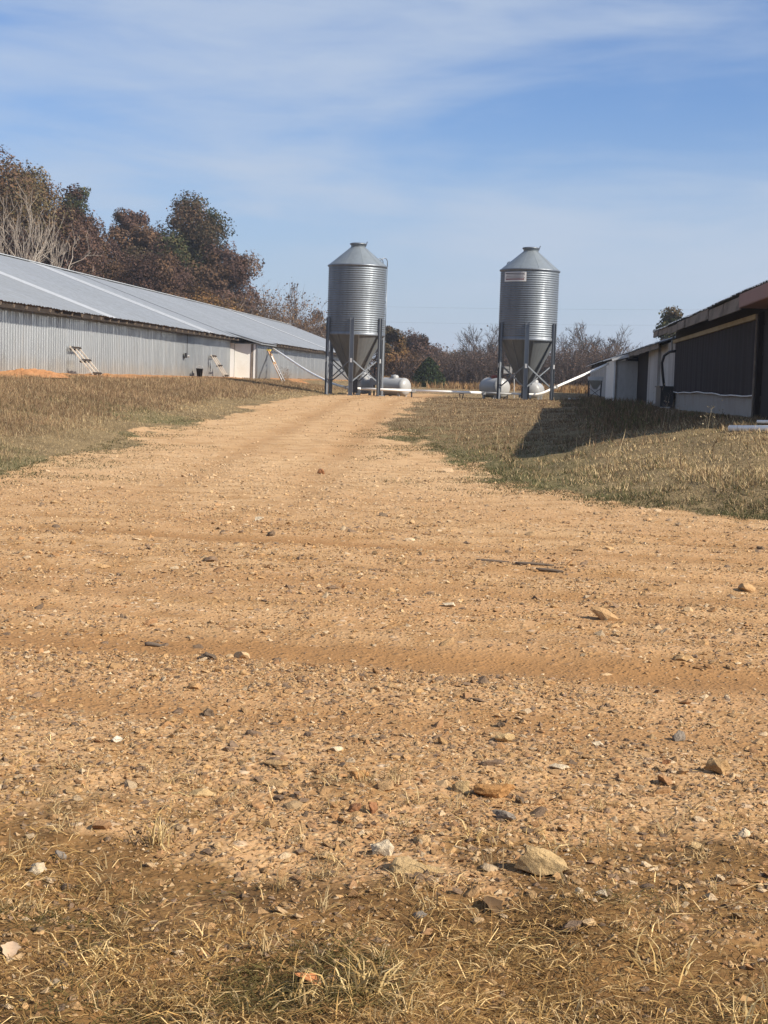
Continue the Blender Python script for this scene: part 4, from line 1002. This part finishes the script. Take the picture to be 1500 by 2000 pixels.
tag(link('field_grass', np_mesh('field_grass', *cat_arr(out)), M['grass']), 'straw coloured field grass round and behind the silos', 'grass', None, 'stuff')
# shaded weeds beside the right barn
out = []; n = 16000; y = 30+46*rng.random(n)**1.1; x = rng.uniform(.6, 4.2, n); k = ~((x > 3.3) & (y > 67.5)); x, y = x[k], y[k]
k = rng.random(len(x)) < sstep(.3, .6, fbm(x*1.2, y*.6, 111))*sstep(.5, 1.8, x); x, y = x[k], y[k]
col = pal(len(x), BROWN)*.8; m = rng.random(len(x)) < .35; col[m] = pal(m.sum(), GREEN); out.append(blades(x, y, rng.uniform(.15, .42, len(x))*(.35+.65*sstep(.7, 2.4, x+(fbm(x, y*.5, 113)-.5)*1.6))*(1-.55*sstep(3.0, 4.0, x)*(y < 50)), rng.uniform(.012, .03, len(x)), col, rng.uniform(.1, .7, len(x))))
tag(link('shaded_weeds', np_mesh('shaded_weeds', *cat_arr(out)), M['grass']), 'rank weeds in the shade along the dark barn', 'weeds', None, 'stuff')
# foreground verge: flattened dead grass
out = []; n = 250000; y = 2.7+3.8*rng.random(n)**1.0; x = -.1*y+(rng.random(n)*2-1)*(.29*y+1.6)
pat = fbm(x*1.7, y*1.7, 121); dn = np.clip(.10+.95*(1-sstep(3.55, 4.45, y+(fbm(x*1.3, y*1.3, 125)-.5)*1.3)), .05, 1)*(1-sstep(5.4, 6.6, y))
keep = rng.random(n) < dn*(.42+.58*sstep(.34, .60, pat)); x, y = x[keep], y[keep]
col = pal(len(x), [(.46, .305, .12), (.34, .21, .075), (.64, .46, .22), (.23, .135, .05), (.16, .09, .034), (.28, .165, .06)], .22); gm = fbm(x*2.2, y*2.2, 123); m = rng.random(len(x)) < .8*sstep(.5, .66, gm)*(y < 4.7); col[m] = pal(m.sum(), [(.115, .09, .03), (.09, .07, .025), (.15, .115, .04)])
out.append(blades(x, y, rng.uniform(.025, .11, len(x))*np.where(rng.random(len(x)) < .08, 1.7, 1), rng.uniform(.002, .0048, len(x)), col, np.clip(rng.normal(1.16, .16, len(x)), .3, 1.26), drop=.004))
# tufts
for i in range(260):
    ty = 2.8+3.0*rng.random()**1.1; tx = -.1*ty+(rng.random()*2-1)*(.30*ty+1.5); k = rng.integers(8, 26); sp_ = rng.uniform(.01, .035)
    x = tx+rng.normal(size=k)*sp_; y = ty+rng.normal(size=k)*sp_; col = pal(k, [(.50, .38, .20), (.42, .30, .15), (.34, .24, .11)], .15)
    out.append(blades(x, y, rng.uniform(.04, .13, k), rng.uniform(.002, .005, k), col, rng.uniform(.25, 1.1, k), drop=.005))
tag(link('foreground_grass', np_mesh('foreground_grass', *cat_arr(out)), M['grass']), 'flattened dead grass on the near road edge', 'grass', None, 'stuff')
def tuft(x, y, n, h, sp_, label, cols, lean=(.2, 1.0)):
    X = x+rng.normal(size=n)*sp_; Yy = y+rng.normal(size=n)*sp_; V, F, c = blades(X, Yy, h*rng.uniform(.45, 1.15, n), rng.uniform(.0035, .007, n), pal(n, cols, .14), rng.uniform(*lean, n), drop=.008)
    z = Z(x, y); V = V-np.array([x, y, z]); tag(link('grass_tuft', np_mesh('grass_tuft', V, F, c), M['grass'], None, (x, y, z)), label, 'grass tuft', 'bleached grass tufts in the foreground')
PT = [(.55, .40, .18), (.46, .32, .13), (.60, .46, .23), (.36, .235, .09)]
tuft(-1.22, 4.86, 46, .17, .028, 'bleached upright grass tuft standing among the stones at left', PT, (.1, .8))
tuft(-.36, 3.66, 70, .19, .05, 'bleached drooping grass tuft at the bottom middle', PT, (.4, 1.1))
tuft(-.50, 3.62, 40, .16, .04, 'thin pale grass tuft left of the bottom middle one', PT, (.3, 1.1))
tuft(-1.10, 3.78, 45, .13, .05, 'pale sprawling grass tuft at lower left', PT, (.6, 1.15))
tuft(.42, 4.05, 40, .14, .04, 'straw grass tuft right of the rock cluster at lower right', PT, (.4, 1.1))
tuft(.62, 3.72, 45, .15, .05, 'straw grass tuft in the bottom right corner', PT, (.3, 1.0))
tuft(.15, 5.15, 40, .10, .06, 'low pale tuft behind the biggest pale rock', PT, (.5, 1.1))
tuft(-.12, 5.1, 34, .11, .05, 'low pale tuft in front of the grey wedge stone', PT, (.5, 1.1))
def weed(x, y, h, n, label, cols, name='dry_weed'):
    z = Z(x, y); w = empty(name, (x, y, z), label, 'weed', None); T, Lv = shrub_arrays(0, 0, 0, h, h*.55, n, n*6, cols, cols, .03, .014)
    link('stems', np_mesh('stems', *cat_arr(T)), M['grass'], w); tag(link('seed_heads', np_mesh('seed_heads', *Lv), M['grass'], w), kind='stuff')
weed(2.75, 30.0, .85, 7, 'tall pale dried weed stalk in front of the dark barn', [(.38, .31, .22), (.30, .24, .17)])
weed(-15.2, 89.8, 1.15, 40, 'brown dried weed right of the step ladder', [(.20, .13, .08), (.26, .18, .11)])
weed(3.2, 27.2, .5, 10, 'short dry weed left of the white pipe', [(.40, .34, .22), (.30, .24, .14)])
weed(2.1, 28.5, .4, 9, 'short green weed in the barn shadow edge', [(.16, .17, .07), (.30, .26, .14)])

# ------------------------------------------------------------------ gravel
def proto(sub, seed, amp):
    bm = bmesh.new(); bmesh.ops.create_icosphere(bm, subdivisions=sub, radius=1.0); r_ = np.random.default_rng(seed)
    V = np.array([v.co[:] for v in bm.verts]); F = np.array([[v.index for v in f.verts] for f in bm.faces]); bm.free()
    for k in range(7):
        d = r_.normal(size=3); d /= np.linalg.norm(d); c = r_.uniform(.45, .8); s = V@d; V = V-np.outer(np.maximum(s-c, 0), d)
    V = V*(1+r_.normal(size=(len(V), 1))*amp); V /= np.abs(V).max(0)
    return V, F
def chip(seed):
    r_ = np.random.default_rng(seed)
    V = np.array([(1,0,0),(0,1,0),(-1,0,0),(0,-1,0),(0,0,1),(0,0,-1)], float)+r_.uniform(-.38, .38, (6, 3)); V /= np.abs(V).max(0)
    return V, np.array([(0,1,4),(1,2,4),(2,3,4),(3,0,4),(1,0,5),(2,1,5),(3,2,5),(0,3,5)])
PS = [chip(100+i) for i in range(14)]; PL = [proto(2, 200+i, .05) for i in range(8)]
STN = [(.43, .275, .125), (.39, .228, .095), (.48, .325, .165), (.34, .178, .07), (.41, .25, .11), (.29, .155, .068), (.52, .385, .225), (.20, .13, .08), (.45, .27, .11), (.37, .215, .09), (.15, .10, .065)]
def stones(x, y, r, protos, cols, sink=.35):
    n = len(x); which = rng.integers(0, len(protos), n); z = zfun(x, y); parts = []
    for k, (PV, PF) in enumerate(protos):
        i = np.where(which == k)[0]
        if not len(i): continue
        m = len(i); a = rng.uniform(0, 2*PI, m); ca, sa = np.cos(a), np.sin(a)
        s = r[i][:, None]*np.stack([rng.uniform(.75, 1.35, m), rng.uniform(.6, 1.1, m), rng.uniform(.35, .75, m)], 1)
        tx = rng.normal(size=m)*.22; ty = rng.normal(size=m)*.22
        L = PV[None]*s[:, None, :]
        X = L[..., 0]*ca[:, None]-L[..., 1]*sa[:, None]; Yv = L[..., 0]*sa[:, None]+L[..., 1]*ca[:, None]; Zv = L[..., 2]+X*tx[:, None]+Yv*ty[:, None]
        Vv = np.stack([X+x[i][:, None], Yv+y[i][:, None], Zv+(z[i]+s[:, 2]*(1-2*sink)*.5)[:, None]], -1).reshape(-1, 3)
        Ff = (PF[None]+(np.arange(m)*len(PV))[:, None, None]).reshape(-1, 3); parts.append((Vv, Ff, np.repeat(cols[i], len(PV), 0)))
    return parts
def gravel_field(n, d0, d1, pw, rfun, bias=0.0):
    y = d0*(d1/d0)**(rng.random(n)**pw); x = -.10*y+(rng.random(n)*2-1)*(.285*y+1.6)
    road, fore, green, clay, rut = masks(x, y)
    dn = np.clip(road, 0, 1)*(1-.93*rut)*(.38+.95*sstep(.35, .62, fbm(x*.9, y*.9, 131)))
    dn = np.maximum(dn, (y < 7.2)*np.clip((y-2.8)/2.2, .10, 1)*(.3+.7*sstep(.38, .6, fbm(x*1.9, y*1.9, 137)))*.9)
    k = rng.random(n) < dn; x, y = x[k], y[k]; r = rfun(len(x), y)
    return x, y, r
parts = []
for n, d0, d1, pw, r0, sg, pr, kk in ((108000, 2.8, 8.6, .72, .0074, .45, PS, 0), (108000, 7.5, 26.0, .9, .0092, .45, PS, .3), (30000, 22.0, 70.0, .9, .0155, .38, PS, .5),
        (4800, 3.2, 9.0, .75, .0165, .36, PL, 0), (1100, 8, 28, 1.0, .030, .30, PL, .2)):
    x, y, r = gravel_field(n, d0, d1, pw, lambda n_, y_: np.exp(rng.normal(math.log(r0), sg, n_))*(y_/(d0*1.3))**kk)
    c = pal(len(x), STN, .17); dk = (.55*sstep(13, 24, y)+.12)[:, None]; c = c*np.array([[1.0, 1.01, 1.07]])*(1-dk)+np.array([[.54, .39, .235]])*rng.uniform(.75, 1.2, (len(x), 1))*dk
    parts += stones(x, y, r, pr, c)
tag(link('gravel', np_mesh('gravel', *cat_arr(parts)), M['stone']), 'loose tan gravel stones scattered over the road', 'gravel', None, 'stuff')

# ------------------------------------------------------------------ single rocks
def rock(x, y, w, dpt, h, col, label, seed, sink=.25, rz=None, sub=3, group=None, rough=.19):
    bm = bmesh.new(); bmesh.ops.create_icosphere(bm, subdivisions=sub, radius=1.0); r_ = np.random.default_rng(seed)
    V = np.array([v.co[:] for v in bm.verts]); F = np.array([[v.index for v in f.verts] for f in bm.faces]); bm.free()
    for k in range(13):
        d = r_.normal(size=3); d /= np.linalg.norm(d); c = r_.uniform(.38, .78); s = V@d; V = V-np.outer(np.maximum(s-c, 0), d)
    nz = (vnoise(V[:, 0]*3+seed, V[:, 1]*3+V[:, 2]*2, seed)-.5)*rough*2+(vnoise(V[:, 0]*8+V[:, 2]*5, V[:, 1]*8, seed+5)-.5)*rough
    V = V*(1+nz[:, None]); V /= np.abs(V).max(0); V = V*np.array([w/2, dpt/2, h/2]); V[:, 2] += h*(.5-sink)
    c = np.array(col)[None]*(.8+.5*vnoise(V[:, 0]*60, V[:, 1]*60+V[:, 2]*40, seed+9))[:, None]
    o = link('rock', np_mesh('rock', V, F, c), M['stone'], None, (x, y, Z(x, y))); o.rotation_euler = (0, 0, rz if rz is not None else r_.uniform(-.3, .3))
    return tag(o, label, 'rock', group)
PALE = (.47, .33, .165); TAN = (.42, .27, .13); ORG = (.40, .215, .085); RED = (.30, .145, .07); GREY = (.24, .205, .165); DK = (.15, .11, .075); WHT = (.58, .47, .32)
for i, a in enumerate((
    (.09, 4.72, .19, .14, .125, PALE, 'biggest pale rock in the foreground, crusted and blocky'),
    (-.34, 4.70, .22, .13, .055, PALE, 'long flat pale slab left of the biggest rock'),
    (-.46, 4.88, .10, .075, .06, WHT, 'white rough rock above the long pale slab'),
    (-.10, 5.60, .17, .10, .085, ORG, 'orange flat rock casting a dark shadow in front'),
    (-.22, 5.66, .08, .07, .06, PALE, 'pale rock touching the left end of the orange rock'),
    (-.04, 5.32, .115, .06, .055, GREY, 'grey wedge shaped stone in front of the orange rock'),
    (.01, 5.52, .045, .04, .04, DK, 'small dark stone right of the orange rock'),
    (.16, 6.12, .10, .08, .045, WHT, 'pale flat stone in the middle gravel'),
    (.82, 6.20, .11, .08, .085, TAN, 'brown pyramid shaped rock at right'),
    (.62, 6.3, .05, .04, .03, RED, 'small reddish stone left of the pyramid rock'),
    (-.63, 5.72, .085, .06, .05, ORG, 'rounded orange stone left of centre'),
    (-.60, 5.33, .05, .045, .05, RED, 'small reddish round stone, left one of a pair'),
    (-.53, 5.34, .042, .04, .055, RED, 'small reddish upright stone, right one of a pair'),
    (-1.53, 4.53, .062, .05, .05, WHT, 'smooth cream stone near the left edge'),
    (-1.50, 4.66, .05, .05, .035, GREY, 'grey and white stone above the smooth cream one'),
    (-.07, 6.58, .10, .07, .05, PALE, 'pale chunky rock behind the middle gravel'),
    (.35, 6.62, .068, .05, .035, WHT, 'white chip left of the grey pointed rock'),
    (.73, 6.85, .07, .06, .07, GREY, 'grey pointed rock in the gravel at right'),
    (-.10, 6.92, .05, .04, .04, DK, 'small dark block of stone beyond the pale chunky rock'),
    (-.79, 6.25, .068, .05, .03, WHT, 'pale chip left of centre in the gravel'),
    (-1.73, 6.15, .055, .05, .035, (.70, .62, .48), 'brightest white stone near the left edge'),
    (-1.21, 5.48, .11, .08, .04, PALE, 'flat pale stone behind the bleached tuft'),
    (-1.0, 5.9, .13, .09, .04, TAN, 'flat tan slab half buried left of centre'),
    (-.93, 5.62, .12, .08, .03, TAN, 'flat tan slab nearer than the half buried one'),
    (.81, 5.30, .052, .045, .05, WHT, 'white and grey stone near the right edge'),
    (.62, 5.18, .065, .04, .025, PALE, 'thin pale stone left of the white and grey one'),
    (.27, 4.48, .052, .045, .035, WHT, 'pale stone in the pebble cluster below the biggest rock'),
    (.22, 4.42, .035, .03, .03, TAN, 'round tan stone at the front of the pebble cluster'),
    (.20, 4.52, .03, .03, .028, WHT, 'small white stone left in the pebble cluster'),
    (.16, 4.46, .038, .03, .02, TAN, 'flat tan stone at the left of the pebble cluster'),
    (-.28, 4.31, .052, .04, .03, GREY, 'smooth grey pebble below the long pale slab'),
    (-1.5, 6.9, .07, .06, .05, DK, 'dark stone at the far left of the gravel band'),
    (-3.36, 23.7, .15, .13, .12, RED, 'reddish brown stone lying alone on the lane'),
    (.96, 8.9, .16, .11, .06, TAN, 'tan wedge of rock on the road at right'),
    (-1.78, 8.2, .12, .09, .045, DK, 'rough dark stone on the road left of centre'),
    (-.55, 10.6, .12, .08, .04, WHT, 'pale flat stone on the middle of the road'),
    (-3.0, 16.2, .14, .1, .06, WHT, 'white stone on the far left of the road'))):
    rock(*a, 300+i)
def leaf_on_ground(x, y, s, col, label, rz):
    n = 7; V = []; Fq = []
    for i in range(n):
        t = i/(n-1); w = math.sin(PI*min(t*1.05, 1))**.7*.5*s*(1+.3*((i % 2)-.5))
        for q in (-1, 0, 1): V.append((q*w, (t-.5)*s*1.5, .012+.35*abs(q*w)+.08*s*math.sin(t*5)))
    for i in range(n-1):
        for q in range(2): Fq.append((i*3+q, i*3+q+1, i*3+4+q, i*3+3+q))
    o = MB().add(V, Fq).build('fallen_leaf', m_plain('fallen_leaf', col, .8, 0, .2, .3, 20), None, True, (x, y, Z(x, y)+.008)); o.rotation_euler = (.35, 0.1, rz); tag(o, label, 'leaf')
leaf_on_ground(-.07, 4.40, .06, (.11, .065, .03), 'dark brown fallen leaf left of the pebble cluster', .4)
leaf_on_ground(-.53, 3.70, .055, (.46, .19, .07), 'orange fallen leaf near the bottom edge', 1.2)
leaf_on_ground(.62, 3.85, .05, (.40, .24, .10), 'tan fallen leaf at lower right', 2.2)
leaf_on_ground(-1.35, 3.78, .05, (.48, .34, .22), 'pale tan fallen leaf at lower left', .2)
def stick(x, y, L, r, rz, label):
    P = [Vector((-L/2+L*i/5, .02*L*math.sin(i*2.1), r*.7+.004*math.sin(i))) for i in range(6)]
    o = MB().tube(P, [r, r*1.1, r, r*.95, r*.85, r*.5], 6).build('stick', M['stick'], None, True, (x, y, Z(x, y))); o.rotation_euler = (0, 0, rz); tag(o, label, 'stick', 'sticks on the road')
stick(.06, 13.05, .34, .014, .05, 'long dark stick on the road, middle of three')
stick(.19, 12.80, .24, .014, -.1, 'short dark stick nearest of the three on the road')
stick(-.31, 13.35, .30, .013, .02, 'dark stick farthest left of the three on the road')
stick(-2.21, 8.6, .10, .014, .05, 'short black chip of wood on the road at left')
